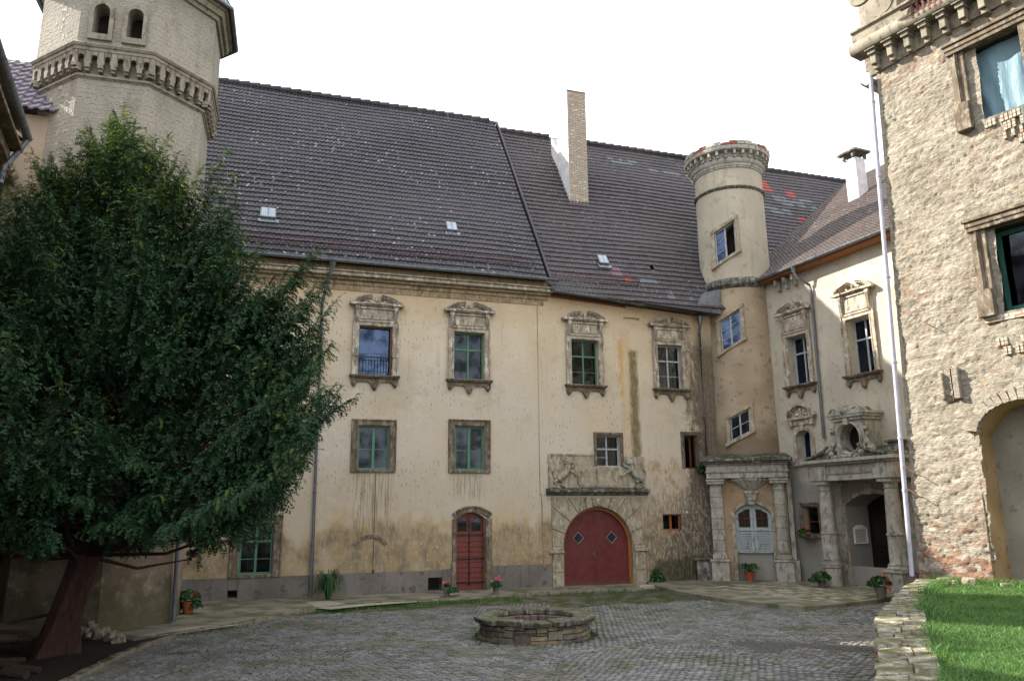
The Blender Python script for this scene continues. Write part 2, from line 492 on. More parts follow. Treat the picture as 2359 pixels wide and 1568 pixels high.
def groundmat():
    k = Mt('earth_joints')
    c = k.mix(k.mr(k.noise(1.1, 6), .4, .6), '555047', '5F584C')
    c = k.mix(k.mr(k.noise(2.2, 7, k.map(loc=(3, 8, 0))), .42, .56), c, '353D1C')
    c = k.mix(k.mr(k.vor(22), .25, .1, 0, .5), c, '7D7870')
    k.bump(k.noise(40, 6), .8, .02)
    return k.fin(c, .95, .2)

def gatemat():
    k = Mt('dark_red_boards')
    X, Y, Z = k.xyz()
    mid = 3.165
    right = k.m_('GREATER_THAN', X, mid)
    xc = k.m_('ADD', 2.52, k.m_('MULTIPLY', right, 1.29))
    t = k.m_('ADD', k.m_('ABSOLUTE', k.m_('SUBTRACT', X, xc)), k.m_('ABSOLUTE', k.m_('SUBTRACT', Z, 1.63)))
    f = k.m_('FRACT', k.m_('DIVIDE', t, .115))
    ln = k.m_('ADD', k.mr(f, .9, 1.0), k.mr(f, .1, 0))
    hl = k.m_('MULTIPLY', k.mr(f, .1, .16), k.mr(f, .26, .18))
    c = k.mix(k.mr(k.noise(4, 5), .35, .65), '511A1A', '632421')
    c = k.mix(k.m_('MULTIPLY', hl, .5), c, '9A5A50')
    c = k.mix(k.m_('MULTIPLY', ln, .85), c, '1C0806')
    c = k.mix(k.mr(k.m_('ADD', Z, k.m_('MULTIPLY', k.noise(3, 4), .3)), .45, .1, 0, .3), c, '6B5A50')
    k.bump(k.m_('MULTIPLY', ln, -1), .9, .012)
    return k.fin(c, .5, .4)

def leafmat(name, a, b, tip, trans=.25, rough=.55):
    k = Mt(name)
    r = k.attr()
    c = k.mix(k.mr(k.noise(1.2, 3), .35, .65), a, b)
    c = k.mix(k.mr(r, .55, 1.0), c, tip)
    k.fin(c, rough, .35)
    tl = k.n('ShaderNodeBsdfTranslucent', {0: c})
    mx = k.n('ShaderNodeMixShader', {0: trans, 1: k.b.outputs[0], 2: tl.outputs[0]})
    k.t.links.new(mx.outputs[0], k.t.nodes['Material Output'].inputs[0])
    return k.m

M = {}
M['main'] = plaster_main()
M['plinth'] = plaster('grey_cement_plinth', '5F5A54', '77706A', '4A4640', None, streakc='4C4740')
M['wing'] = plaster('pale_grey_plaster', 'A49D8E', 'B5AD9C', '8F8672', ('7C7A74', 4.2), streakc='8C8474')
M['round'] = plaster('tan_rough_plaster', '92836E', 'A6967F', '766A5A', ('6E6250', 5.8), scale=1.3, bump=.75)
M['roundtop'] = plaster('buff_smooth_plaster', 'A09886', 'AEA592', '8E8574', bump=.3)
M['towerup'] = tower_render()
M['towerfoot'] = plaster('patchy_tower_foot', '6E6252', '857866', '9B8F7B', ('4C4A33', 1.3), scale=2.2, bump=.8)
M['left'] = plaster('yellowed_plaster', 'A8946E', 'B7A47F', '8E7F64', ('4A4438', 4.5))
M['rubble'] = rubble()
M['niche'] = plaster('ochre_rough_plaster', '87734F', '998564', '6C5E48', scale=1.6)
M['nicheback'] = plaster('grey_rough_plaster', '7E786C', '908A7D', '686256', scale=1.3)
M['portaltan'] = plaster('tan_portal_plaster', '8E785F', 'A08A70', '74624F', scale=1.5)
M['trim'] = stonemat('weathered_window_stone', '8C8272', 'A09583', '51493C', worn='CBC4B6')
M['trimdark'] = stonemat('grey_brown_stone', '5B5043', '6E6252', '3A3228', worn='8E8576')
M['portal'] = stonemat('sandstone_portal', '898478', 'A09B8D', '504D45', worn='A3A8AA', moss='2D3218', wamt=.6)
M['darkstone'] = stonemat('dark_weathered_stone', '4A463D', '5D5950', '26251F', moss='2F351A', worn='8D8F8C')
M['gatestone'] = stonemat('gate_sandstone', '867C6A', '998E79', '57503F', worn='AFA694')
M['corn'] = stonemat('brown_cornice', '85735A', '95846A', '5C4B38', worn='ADA088')
M['octcorn'] = stonemat('tower_cornice_stone', '7E7667', '8D8575', '4A463D')
M['cap'] = stonemat('mossy_wall_slabs', '6A6356', '867E6F', '403E32', moss='45471F', worn='B0A898', scale=1.6, wamt=.6)
M['roofA'] = tilemat('dark_concrete_tiles', '2B292F', '3C383B', amt=.9)
M['roofB'] = tilemat('dark_brown_tiles', '2E2A2D', '413A3A', amt=.35)
M['roofred'] = tilemat('new_red_tiles', '7A2E22', '943A28')
M['roofgrey'] = tilemat('pale_grey_tiles', '484D52', '5C6164')
M['roofmauve'] = tilemat('mauve_tiles', '5C454C', '6A5053')
M['roofW'] = tilemat('brown_plain_tiles', '4A403D', '625650', amt=.8)
M['roofP'] = tilemat('pale_old_pantiles', '777079', '8A848E', amt=.3)
M['zinc'] = simple('zinc', '5C6266', '7B8286', 8, .45, .1, .003, .5, .6)
M['pipe'] = simple('grey_painted_pipe', '54545C', '67676C', 5, .5, .05, .002, .4, .2)
M['pipewhite'] = simple('pale_lilac_pipe', '9A99A4', 'ABAAB4', 5, .5, .1, .002)
M['iron'] = simple('black_iron', '15151A', '22222A', 20, .5, .2, .003, .5, .4)
M['rust'] = simple('rusty_iron', '4A2A24', '6B4034', 20, .8, .3, .004)
M['green'] = woodmat('green_painted_wood', '376449', '447357', .45)
M['greendk'] = woodmat('dark_green_painted_wood', '1E4A42', '2A5A50', .5)
M['grey'] = woodmat('grey_white_painted_wood', '8A9097', 'A5AAAE', .55, '6E6A62')
M['brown'] = woodmat('brown_stained_wood', '4A2416', '5E3020', .5)
M['orange'] = woodmat('orange_brown_wood', '7A4420', '935A2C', .5)
M['door'] = woodmat('red_brown_door', '5E2419', '6E2E20', .5)
M['darkdoor'] = woodmat('black_brown_door', '17100E', '221814', .35)
M['bluedoor'] = woodmat('flaking_blue_grey_paint', '868F90', '9CA4A3', .65, '6A6258')
M['raft'] = woodmat('eaves_timber', '7B4A2B', '93603A', .7)
M['gate'] = gatemat()
M['glass'] = glassmat('window_glass', (.5, .53, .55, 1), .0)
M['glassblue'] = glassmat('sky_reflecting_glass', (.35, .38, .45, 1), .05, (.4, .55, .85, 1))
M['skylight'] = simple('skylight_glass', '76828C', '8E9AA4', 3, .15, 0, spec=.8)
M['curtain'] = simple('pale_curtain', '8C8A7C', '757467', 1.5, .9, 0)
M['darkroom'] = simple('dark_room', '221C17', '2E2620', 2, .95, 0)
M['redroom'] = simple('orange_wall_inside', '7A4430', '8E5038', 3, .9, 0)
k = Mt('turquoise_sheet')
k.bump(k.noise(2.2, 4, k.map((3.5, 1, .6), rot=(0, .35, 0))), .7, .05)
M['sheet'] = k.fin(k.mix(k.mr(k.noise(2, 3), .3, .7), '5E7884', '6A858F'), .6, .3)
k = Mt('chimney_brick')
Xs = k.xyz()
uv = k.n('ShaderNodeCombineXYZ', {0: k.m_('ADD', Xs[0], Xs[1]), 1: Xs[2]}).outputs[0]
br = k.n('ShaderNodeTexBrick', {'Vector': uv, 'Color1': 'A39A8A', 'Color2': '94897A', 'Mortar': '6F685D', 'Scale': 1.0, 'Mortar Size': .012, 'Brick Width': .25, 'Row Height': .083, 'Bias': -.25})
cc = k.mix(k.mr(k.noise(7, 3, k.map((1, 1, 2.5))), .58, .66), br.outputs[0], 'A65F3E')
cc = k.mix(k.mr(k.noise(5, 4, k.map((1, 1, 2.5), loc=(4, 4, 4))), .6, .68), cc, 'BDB5A6')
k.bump(k.m_('MULTIPLY', br.outputs['Fac'], -1), .5, .01)
M['brick'] = k.fin(cc, .9, .2)
M['brickred'] = simple('bare_red_brick', '7A4535', '8F5846', 9, .9, .8, .03, sc=(1, 1, 2.5))
M['litplaster'] = simple('sunlit_white_plaster', 'C9C6C4', 'B3AFAA', 3, .9, .3)  # white plaster, its whiteness also standing in for sun glare on the chimneys
M['sett'] = settmat()
M['earth'] = groundmat()
M['bed'] = simple('dark_garden_soil', '1E1813', '2B221A', 8, .95, .9, .04)
k = Mt('worn_concrete')
c = k.mix(k.mr(k.noise(.8, 6), .4, .6), '6C6759', '7B7668')
c = k.mix(k.mr(k.noise(1.6, 6, k.map(loc=(2, 5, 1))), .46, .6, 0, .75), c, '454B2C')
k.bump(k.noise(20, 6), .4, .01)
M['conc'] = k.fin(c, .9, .2)
M['paleconc'] = simple('pale_concrete', '858071', '969080', 2.5, .9, .3)
M['kerb'] = stonemat('kerb_stone', '6E6659', '827A6A', '3E3B30', moss='3A4220')
M['flag'] = stonemat('flagstones', '857E70', '9C9585', '57523F', moss='4A5030')
M['gravel'] = simple('grey_gravel', '5A5752', '75716B', 38, .9, 1.0, .02)
M['lawnbase'] = simple('lawn_soil', '2B3414', '38421A', 9, .95, .5, .02)
M['grass'] = leafmat('grass_blades', '2E561F', '4B6C32', '74944A', .3)
M['weeds'] = leafmat('weed_blades', '24421A', '33551F', '4A6B24', .3)
M['yew'] = leafmat('yew_needles', '1F3B23', '2D4C2B', '6A782A', .15, .7)
M['bark'] = simple('yew_bark', '33221E', '4C332C', 7, .9, 1.0, .04, sc=(3, 3, .35))
M['leaf'] = leafmat('pot_plant_leaves', '1D3A1A', '2B4E28', '4A6B3A', .2)
M['strap'] = leafmat('strap_leaves', '1A3A1E', '28502A', '55743C', .2)
M['redf'] = simple('red_petals', 'B01010', 'D02018', 20, .6, 0)
M['pinkf'] = simple('pink_petals', 'C4485C', 'D66478', 20, .6, 0)
M['terra'] = simple('terracotta', '8E4A2A', 'A15A36', 8, .85, .3, .006)
M['greypot'] = simple('grey_stone_pot', '5B5750', '6F6A60', 8, .85, .3, .006)
M['log'] = woodmat('cut_firewood', '2A1E17', '3A2A1F', .85)
M['rubst'] = stonemat('rubble_stone', '7A6E60', '978B7B', '4A4238')
M['white'] = simple('white_paint', 'C9C9C6', 'D8D8D4', 6, .5, 0)
M['paper'] = simple('notice_sheet', 'A8A69A', 'B5B3A8', 6, .7, 0)
M['yellow'] = simple('yellow_cap', 'B08A1E', 'C49A2A', 6, .6, 0)
# ------------------------------------------------------------------ shared builders
def tiles(name, mat, parent, P0, U, D, u0, u1, s0, s1, tw=.155, rh=.29, amp=.018, lift=.045, sag=.0, keep=None, special=None):
    """pantile sheet. P0 eave origin, U unit along the eave, D unit up the slope; keep(u,s) clips, special(u,s)->slot"""
    P0, U, D = Vector(P0), Vector(U).normalized(), Vector(D).normalized()
    N = U.cross(D).normalized()
    if N.z < 0: N = -N
    sub = 4
    nc = int((u1 - u0) / tw)
    prof = [(0, -.5), (.35, -.35), (.62, .7), (.85, .9)]
    V, F, A, MI = [], [], [], []
    r = int(math.floor(s0 / rh))
    while r * rh < s1:
        sa = r * rh
        cols = []
        for c in range(nc):
            ua = u0 + c * tw
            if keep is None or keep(ua + tw / 2, sa + rh / 2): cols.append(c)
        rndrow = RNG.random(nc)
        for c in cols:
            b = len(V)
            ua = u0 + c * tw
            jit = random.uniform(-.006, .006)
            pr = prof + [(1.0, -.5)]
            for q, (ss, ll) in enumerate(((sa - .02, lift), (sa + rh + .01, .0), (sa - .02, lift - .05))):
                for f, h in pr:
                    p = P0 + U * (ua + f * tw) + D * (ss + jit + .03 * noise.noise(Vector((ua * .5, r * .7, 1)))) + N * (h * amp + ll + jit * .5 + sag * noise.noise(Vector((ua * .22, sa * .3, 7))))
                    V.append(p)
            n = len(pr)
            for i in range(n - 1):
                F.append((b + i, b + i + 1, b + n + i + 1, b + n + i))
                F.append((b + 2 * n + i, b + 2 * n + i + 1, b + i + 1, b + i))
            sl = special(ua + tw / 2, sa + rh / 2) if special else 0
            A += [rndrow[c]] * (2 * (n - 1)); MI += [sl] * (2 * (n - 1))
        r += 1
    me = np_mesh(name, [v[:] for v in V], F, A, MI)
    return obj(name, me, mat, parent)

def sash(parent, mat, u0, u1, z0, z1, y, mull=(), trans=(), fw=.06, mw=.04, bw=.025, bars=(), glass='glass', curtain=None, name='window', arch=None, openleft=None, back=None):
    """wooden window frame with a glass pane (sub-part) and, behind it, a curtain (sub-part)"""
    b = MB()
    if arch:
        pts = archpts(u0, u1, z0, arch, z1)
        ins = archpts(u0 + fw, u1 - fw, z0 + fw, arch, z1 - fw)
        n = len(pts)
        b.add([(x, y, z) for x, z in pts] + [(x, y, z) for x, z in ins] + [(x, y + .06, z) for x, z in ins],
              [(i, (i + 1) % n, n + (i + 1) % n, n + i) for i in range(n)] +
              [(n + i, n + (i + 1) % n, 2 * n + (i + 1) % n, 2 * n + i) for i in range(n)])
    else:
        b.box(u0, u1, y, y + .06, z0, z0 + fw).box(u0, u1, y, y + .06, z1 - fw, z1)
        b.box(u0, u0 + fw, y + .001, y + .059, z0 + fw, z1 - fw).box(u1 - fw, u1, y + .001, y + .059, z0 + fw, z1 - fw)
    for m in mull: b.box(m - mw, m + mw, y - .006, y + .055, z0 + fw * .5, z1 - fw * .5)
    for t in trans: b.box(u0 + fw * .5, u1 - fw * .5, y - .012, y + .05, t - mw, t + mw)
    for q in bars:
        if len(q) == 3: b.box(q[0], q[1], y + .012, y + .045, q[2] - bw / 2, q[2] + bw / 2)
        else: b.box(q[1] - bw / 2, q[1] + bw / 2, y + .012, y + .045, q[2], q[3])
    o = b.build(name, M[mat], parent)
    g = MB().box(u0 + fw * .6, u1 - fw * .6, y + .03, y + .034, z0 + fw * .6, z1 - fw * .6)
    g.build('window_pane', M[glass], o)
    if curtain:
        for (a, c, za, zb, mt) in curtain:
            q = MB()
            n = max(2, int((c - a) / .05))
            vs, fs = [], []
            for i in range(n + 1):
                x = a + (c - a) * i / n
                yy = y + .14 + .02 * math.sin(i * 2.1)
                vs += [(x, yy, za), (x, yy, zb)]
            for i in range(n): fs.append((2 * i, 2 * i + 2, 2 * i + 3, 2 * i + 1))
            q.add(vs, fs).build('curtain', M[mt], o)
    return o

def aedicule(parent, c, w, z0, z1, top, mat='trim', sillz=None, s=1.0, arched=False):
    """stone window surround: architrave, frieze with two consoles, broken segmental pediment, sill with carved apron"""
    h = w / 2
    b = MB()
    jw, pr = .19 * s, .07
    b.box(c - h - jw, c - h, -pr, .02, z0, z1 + .001)
    b.box(c + h, c + h + jw, -pr, .02, z0, z1 + .001)
    b.box(c - h - jw, c + h + jw, -pr, .02, z1, z1 + jw * .95)
    for sg in (-1, 1):
        x = c + sg * (h + jw * .8)
        b.box(min(x, x + sg * .06), max(x, x + sg * .06), -pr - .03, -pr + .01, z0, z1 + jw * .7)
        x = c + sg * (h + .015)
        b.box(min(x, x + sg * .04), max(x, x + sg * .04), -pr - .018, -pr + .01, z0, z1)
    b.box(c - h - jw, c + h + jw, -pr - .03, -pr + .01, z1 + jw * .72, z1 + jw * 1.05)
    b.box(c - h, c + h, -pr - .018, -pr + .01, z1 + .015, z1 + .055)
    o = b.build('window_surround', M[mat], parent, bevel=.008)
    fz = z1 + jw
    cz = top - .42 * s                                     # cornice height
    b = MB()
    b.box(c - h - jw, c + h + jw, -.05, .02, fz + .003, cz)
    b.box(c - h + .02, c + h - .02, -.075, -.04, fz + .05, cz - .14)
    b.box(c - h - .02, c + h + .02, -.10, -.04, cz - .1, cz - .03)
    b.build('frieze', M[mat], o, bevel=.006)
    b = MB()
    for sg in (-1, 1):                                     # consoles
        x = c + sg * (h + jw * .5)
        b.box(x - .075, x + .075, -.20, -.045, cz - .13, cz - .001)
        b.box(x - .06, x + .06, -.17, -.045, cz - .22, cz - .13)
        b.box(x - .055, x + .055, -.12, -.045, fz - .02, cz - .2)
        for dx in (-.035, 0, .035): b.tube([(x + dx, -.125, fz), (x + dx, -.15, fz + .1), (x + dx, -.18, cz - .14)], .013, 6)
        b.ball((x, -.15, cz - .14), .055)
    split_build(b, lambda x, y, z: x > c, 'console', M[mat], o)
    W = h + jw + .17 * s
    b = MB()
    b.box(c - W + .04, c + W - .04, -.14, .02, cz + .002, cz + .045)
    b.box(c - W, c + W, -.20, .02, cz + .045, cz + .09)
    for sg in (-1, 1):
        x0, x1 = sorted((c + sg * (h - .02), c + sg * (W + .01)))
        b.box(x0, x1, -.25, -.12, cz + .004, cz + .092)
    hh = top - cz - .09
    r = (W * W + hh * hh) / (2 * hh)
    zc = top - r
    a = math.degrees(math.acos(W / r))
    g = math.degrees(math.acos(.17 / r))
    for a0, a1 in ((a, g), (180 - g, 180 - a)):
        b.arc(c, zc, r - .055, r, a0, a1, -.24, .02)
        b.arc(c, zc, r - .11, r - .055, a0, a1, -.19, .02)
        b.arc(c, zc, r - .15, r - .11, a0, a1, -.13, .02)
    t = [R(a + (180 - 2 * a) * i / 14) for i in range(15)]
    q = [(c + (r - .13) * math.cos(x), zc + (r - .13) * math.sin(x)) for x in t if abs(math.cos(x)) * r > .2]
    for half in (1, -1):
        pts = [(x, z) for x, z in q if (x - c) * half > 0]
        if half > 0: b.prism([(c, cz + .09)] + [(c + W - .2, cz + .09)] + pts + [(c, top - .25)], -.05, .02)
        else: b.prism([(c, top - .25)] + pts + [(c - W + .2, cz + .09), (c, cz + .09)], -.052, .018)
    b.ball((c, -.11, top - .2), .075, .9, .8, 1.35)        # carved head
    b.ball((c, -.09, top - .33), .1, 1.5, .5, .7)
    b.tube([(c - .3, -.1, top - .22), (c - .2, -.12, top - .32), (c - .08, -.1, top - .3)], .03, 6)
    b.tube([(c + .3, -.1, top - .22), (c + .2, -.12, top - .32), (c + .08, -.1, top - .3)], .03, 6)
    b.build('pediment', M[mat], o, bevel=.006)
    sz = sillz if sillz is not None else z0
    W2 = h + jw + .09
    b = MB()
    b.box(c - W2, c + W2, -.2, .02, sz - .05, sz)
    b.box(c - W2 + .03, c + W2 - .03, -.16, .02, sz - .09, sz - .05)
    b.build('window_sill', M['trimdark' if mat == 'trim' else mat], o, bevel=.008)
    b = MB()
    zt = sz - .09
    ap = []
    for i in range(41):                                    # scalloped apron
        t = -1 + 2 * i / 40
        at = abs(t)
        d = .13 + .3 * math.exp(-(t / .16) ** 2) + .2 * math.exp(-((at - .88) / .11) ** 2)
        ap.append((c + t * (W2 - .06), zt - d * .95 * s))
    b.prism([(c + W2 - .06, zt), (c - W2 + .06, zt)] + ap, -.07, .02)
    b.ball((c, -.08, zt - .3 * s), .085, 1, .7, 1.15)
    for sg in (-1, 1): b.ball((c + sg * (W2 - .15), -.08, zt - .2 * s), .06, 1, .8, 1.2)
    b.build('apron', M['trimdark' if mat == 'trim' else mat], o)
    return o

def plainframe(parent, x0, x1, z0, z1, bw, mat='trimdark', sill=True, pr=.035, bot=0):
    b = MB()
    X0, X1, Z1 = x0 - bw, x1 + bw, z1 + bw
    b.box(X0, x0, -pr, .02, z0 - bot, z1).box(x1, X1, -pr, .02, z0 - bot, z1).box(X0, X1, -pr, .02, z1, Z1)
    b.box(X0, X0 + .05, -pr - .03, -pr + .01, z0 - bot, Z1 - .05).box(X1 - .05, X1, -pr - .03, -pr + .01, z0 - bot, Z1 - .05)
    b.box(X0, X1, -pr - .03, -pr + .01, Z1 - .05, Z1)
    b.box(x0 - .06, x0 - .03, -pr - .02, -pr + .01, z0, z1 + .03).box(x1 + .03, x1 + .06, -pr - .02, -pr + .01, z0, z1 + .03)
    b.box(x0 - .06, x1 + .06, -pr - .02, -pr + .01, z1 + .03, z1 + .06)
    o = b.build('window_surround', M[mat], parent, bevel=.006)
    if sill: MB().box(X0 + .02, X1 - .02, -.07, .02, z0 - .09, z0 - .004).build('window_sill', M[mat], o, bevel=.01)
    return o

def downpipe(parent, path, r=.05, mat='pipe', hopper=True, clamps=()):
    b = MB().tube(path, r, 12)
    for z in clamps:
        p = Vector(path[-1])
        for i in range(len(path) - 1):
            a_, c_ = Vector(path[i]), Vector(path[i + 1])
            if min(a_.z, c_.z) <= z <= max(a_.z, c_.z) and abs(a_.z - c_.z) > .01:
                p = a_.lerp(c_, (a_.z - z) / (a_.z - c_.z))
        b.tube([(p.x, p.y, z - .025), (p.x, p.y, z + .025)], r + .012, 12)
        b.box(p.x - .01, p.x + .01, p.y, p.y + .15, z - .012, z + .012)
    o = b.build('downpipe', M[mat], parent, smooth=True)
    if hopper:
        x, y, z = path[0]
        MB().lathe([(r + .01, z - .05), (r + .02, z), (.12, z + .16), (.13, z + .22)], x, y, 4).build('hopper', M['zinc'], o)
    return o

def gutter(parent, p0, p1, r=.085, mat='zinc', sag=0):
    p0, p1 = Vector(p0), Vector(p1)
    n = 24
    d = (p1 - p0)
    side = Vector((-d.y, d.x, 0)).normalized()
    vs, fs = [], []
    for i in range(n + 1):
        c = p0 + d * (i / n)
        c = Vector((c.x, c.y, c.z + sag * math.sin(math.pi * i / n) * noise.noise(Vector((i * .4, 2, 1)))))
        for j in range(9):
            t = math.pi * j / 8
            vs.append(c + side * (r * math.cos(t)) + Vector((0, 0, -r * math.sin(t))))
        for j in range(9):
            t = math.pi * (8 - j) / 8
            vs.append(c + side * ((r - .012) * math.cos(t)) + Vector((0, 0, -(r - .012) * math.sin(t))))
    for i in range(n):
        for j in range(18):
            j2 = (j + 1) % 18
            fs.append((i * 18 + j, i * 18 + j2, (i + 1) * 18 + j2, (i + 1) * 18 + j))
    b = MB().add(vs, fs)
    for i in range(0, n + 1, 3):
        c = p0 + d * (i / n)
        b.tube([c + side * (r + .012), c + Vector((0, 0, -r - .012)), c - side * (r + .012)], .012, 5)
    return b.build('gutter', M[mat], parent)

# ================================================================== MAIN BUILDING
AZM = 71.6
main = empty('palace_wing', (-.083, 27.002, 0), AZM, label='long cream plastered palace wing with steep dark tiled roof behind the yard', cat='palace')
UL, UR, TH = -16.2, 10.6, .5
cut = MB()
upper = [(-4.745, 1.11), (-1.495, 1.09), (2.88, 1.07), (6.38, 1.03)]
for c, w_ in upper: cut.box(c - w_ / 2, c + w_ / 2, -1, 1, 7.0, 8.67)
for x0, x1, z0, z1 in ((-5.22, -4.19, 3.92, 5.33), (-1.98, -.96, 3.92, 5.4), (3.24, 4.17, 4.09, 5.2), (6.8, 7.4, 4.05, 5.28),
                       (-8.65, -7.69, .77, 2.26), (5.76, 6.52, 1.84, 2.41), (-2.84, -2.38, .09, .5), (-8.92, -8.64, .12, .34),
                       (-8.7, -7.75, 3.9, 5.35)):
    cut.box(x0, x1, -1, 1, z0, z1)
cut.prism(archpts(-1.92, -.92, -.3, 2.32, 2.54), -1, 1)
cut.prism(archpts(1.86, 4.5, -.3, 1.35, 2.69, 24), -1, 1)
cut.box(4.55, 5.17, -1, .1, 9.56, 9.66)
MB().prism([(UL, -.3), (UR, -.3), (UR, 9.95), (7.6, 9.98), (1.5, 10.32), (1.42, 10.6), (UL, 10.6)], 0, TH).build('wall', M['main'], main, cut=cut)
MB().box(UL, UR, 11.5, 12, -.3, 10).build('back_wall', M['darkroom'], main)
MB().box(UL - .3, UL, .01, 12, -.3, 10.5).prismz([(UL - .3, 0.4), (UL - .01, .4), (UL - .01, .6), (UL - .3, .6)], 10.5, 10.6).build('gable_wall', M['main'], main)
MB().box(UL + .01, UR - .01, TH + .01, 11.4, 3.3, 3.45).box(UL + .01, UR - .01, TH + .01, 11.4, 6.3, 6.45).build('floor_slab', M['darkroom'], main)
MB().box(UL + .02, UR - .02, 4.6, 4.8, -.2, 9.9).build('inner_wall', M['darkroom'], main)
MB().box(2.0, 3.8, 3.4, 3.5, 6.5, 9.0).build('inner_wall', M['redroom'], main)
# plinth in pieces between the openings
def pl(x0, x1, h):
    b = MB()
    n = max(1, int((x1 - x0) / .3))
    top = [(x1 - (x1 - x0) * i / n, h + .018 * noise.noise(Vector((x0 + i * .9, 1, 0)))) for i in range(n + 1)]
    b.prism([(x0, -.3), (x1, -.3)] + top, -.035, .01)
    return b
b = pl(-12.5, -8.93, .69)
b.add(*(lambda q: (q.v, q.f))(pl(-8.63, -6.4, .70)))
b.add(*(lambda q: (q.v, q.f))(pl(-6.35, -2.85, .72)))
b.add(*(lambda q: (q.v, q.f))(pl(-2.37, -2.05, .75)))
b.add(*(lambda q: (q.v, q.f))(pl(-.70, 1.42, .8)))
b.box(-8.92, -8.64, -.035, .01, -.3, .12).box(-8.92, -8.64, -.035, .01, .34, .69)
b.box(-2.84, -2.38, -.035, .01, -.3, .09).box(-2.84, -2.38, -.035, .01, .5, .73)
split_build(b, lambda x, y, z: (x > -8.93) + (x > -8.64) + (x > -6.38) + (x > -2.85) + (x > -2.36) + (x > -1.5), 'plinth', M['plinth'], main)
# unseen block added behind the octagonal tower to keep sun off the cobbles
MB().prism([(-25, -.3), (UL - .31, -.3), (UL - .31, 10.5), (-25, 10.5)], 0, 9).add([(-25, -.3, 10.5), (UL - .02, -.3, 10.5), (UL - .02, 5.0, 19.0), (-25, 5.0, 19.0), (-25, 9.3, 10.5), (UL - .02, 9.3, 10.5)], [(0, 1, 2, 3), (3, 2, 5, 4), (0, 3, 4), (1, 5, 2)]).build('hidden_shade_block', M['roofA'], main)
# windows, upper row
TR = 8.0
o = sash(main, 'brown', -5.3, -4.19, 7.0, 8.67, .16, (), (), .04, glass='glassblue', name='window')
MB().box(-4.25, -4.19, .0, .16, 7.0, 8.67).build('window_jamb', M['brown'], o)
MB().box(-4.80, -4.76, .22, .25, 7.04, 8.6).box(-5.26, -4.25, .22, .25, 8.1, 8.14).build('inner_sash', M['grey'], o)
MB().box(-5.13, -5.06, .24, .27, 7.12, 7.26).build('candle_holder', M['white'], o)
b = MB()
b.tube([(-5.42, -.13, 7.62), (-4.07, -.13, 7.62)], .011, 6).tube([(-5.32, -.13, 7.12), (-4.17, -.13, 7.12)], .009, 6)
for i in range(12):
    x = -5.28 + i * .1
    b.tube([(x, -.13, 7.04), (x + .015 * math.sin(i), -.15, 7.3), (x, -.13, 7.62)], .008, 5)
b.tube([(-5.28 + .55 * (1 + math.cos(t)), -.14, 7.62 + .1 * math.sin(t)) for t in [math.pi * j / 12 for j in range(13)]], .008, 5)
b.build('window_grille', M['iron'], main)
z0, z1 = 7.0, 8.67
for (c, w_), mt in zip(upper[1:], ('green', 'green', 'grey')):
    x0, x1 = c - w_ / 2, c + w_ / 2
    bars = [(x0 + .05, c, 7.5), (c, x1 - .05, 7.5)] if mt != 'green' or c > 0 else []
    if c < 0: cur = [(x0 + .05, x0 + .28, 7.05, 7.6, 'curtain'), (c - .12, c - .03, 7.05, 7.3, 'white')]
    elif mt == 'green': cur = [(x1 - .42, x1 - .2, 7.05, 7.22, 'white')]
    else: cur = [(c + .05, x1 - .06, 7.05, 8.6, 'curtain'), (x0 + .16, x0 + .34, 7.05, 7.25, 'white')]
    sash(main, mt, x0, x1, z0, z1, .17, (c,), (TR + .08,), .05, .03, .018, bars, curtain=cur)
for c, w_ in upper: aedicule(main, c, w_, 7.0, 8.67, 9.78)
# first floor plain windows
for x0, x1, z0, z1, bw in ((-5.22, -4.19, 3.92, 5.33, .22), (-1.98, -.96, 3.92, 5.4, .23), (-8.7, -7.75, 3.9, 5.35, .2)):
    c = (x0 + x1) / 2
    cur = [(c + .06, x1 - .07, z0 + .06, z1 - .1, 'niche'), (x0 + .07, c - .04, z0 + .06, c * 0 + z0 + .72, 'niche'), (c - .1, c - .05, z0 + .6, z1 - .12, 'white')] if -3 < c < 0 else None
    sash(main, 'green', x0, x1, z0, z1, .1, (c,), (), .06, .045, .025, [(x0 + .05, c, z0 + .66), (c, x1 - .05, z0 + .66)], curtain=cur)
    plainframe(main, x0, x1, z0, z1, bw, 'trimdark', bot=.06)
o = sash(main, 'grey', 3.24, 4.17, 4.09, 5.2, .16, (3.69,), (4.72,), .045, .03, .018, [(3.28, 3.69, 4.42)], curtain=[(3.3, 4.1, 4.12, 5.15, 'curtain')])
plainframe(main, 3.24, 4.17, 4.09, 5.2, .11, 'trimdark', sill=False)
sash(main, 'brown', 6.8, 7.4, 4.05, 5.28, .2, (7.16,), (), .05, .025, .018, curtain=[(7.2, 7.38, 4.1, 5.2, 'greendk')])
plainframe(main, 6.8, 7.4, 4.05, 5.28, .13, 'trimdark', sill=False)
sash(main, 'green', -8.65, -7.69, .77, 2.26, .08, (-8.17,), (1.74,), .06, .035, .022, [(-8.6, -8.17, 1.22), (-8.17, -7.74, 1.22)],
     curtain=[(-8.42, -8.27, .85, 1.65, 'curtain'), (-8.27, -8.22, .9, 1.5, 'white'), (-8.58, -8.24, .83, .92, 'orange')])
plainframe(main, -8.65, -7.69, .77, 2.26, .27, 'trimdark', bot=.02)
sash(main, 'orange', 5.76, 6.52, 1.84, 2.41, .14, (6.14,), (), .05, .04, name='small_window')
b = MB()
for i in range(7): b.box(-2.8 + i * .064, -2.785 + i * .064, .03, .05, .09, .5)
b.build('cellar_grille', M['iron'], main)
b = MB()
for i in range(4): b.box(-8.88 + i * .07, -8.868 + i * .07, .03, .05, .12, .34)
b.build('cellar_grille', M['iron'], main)
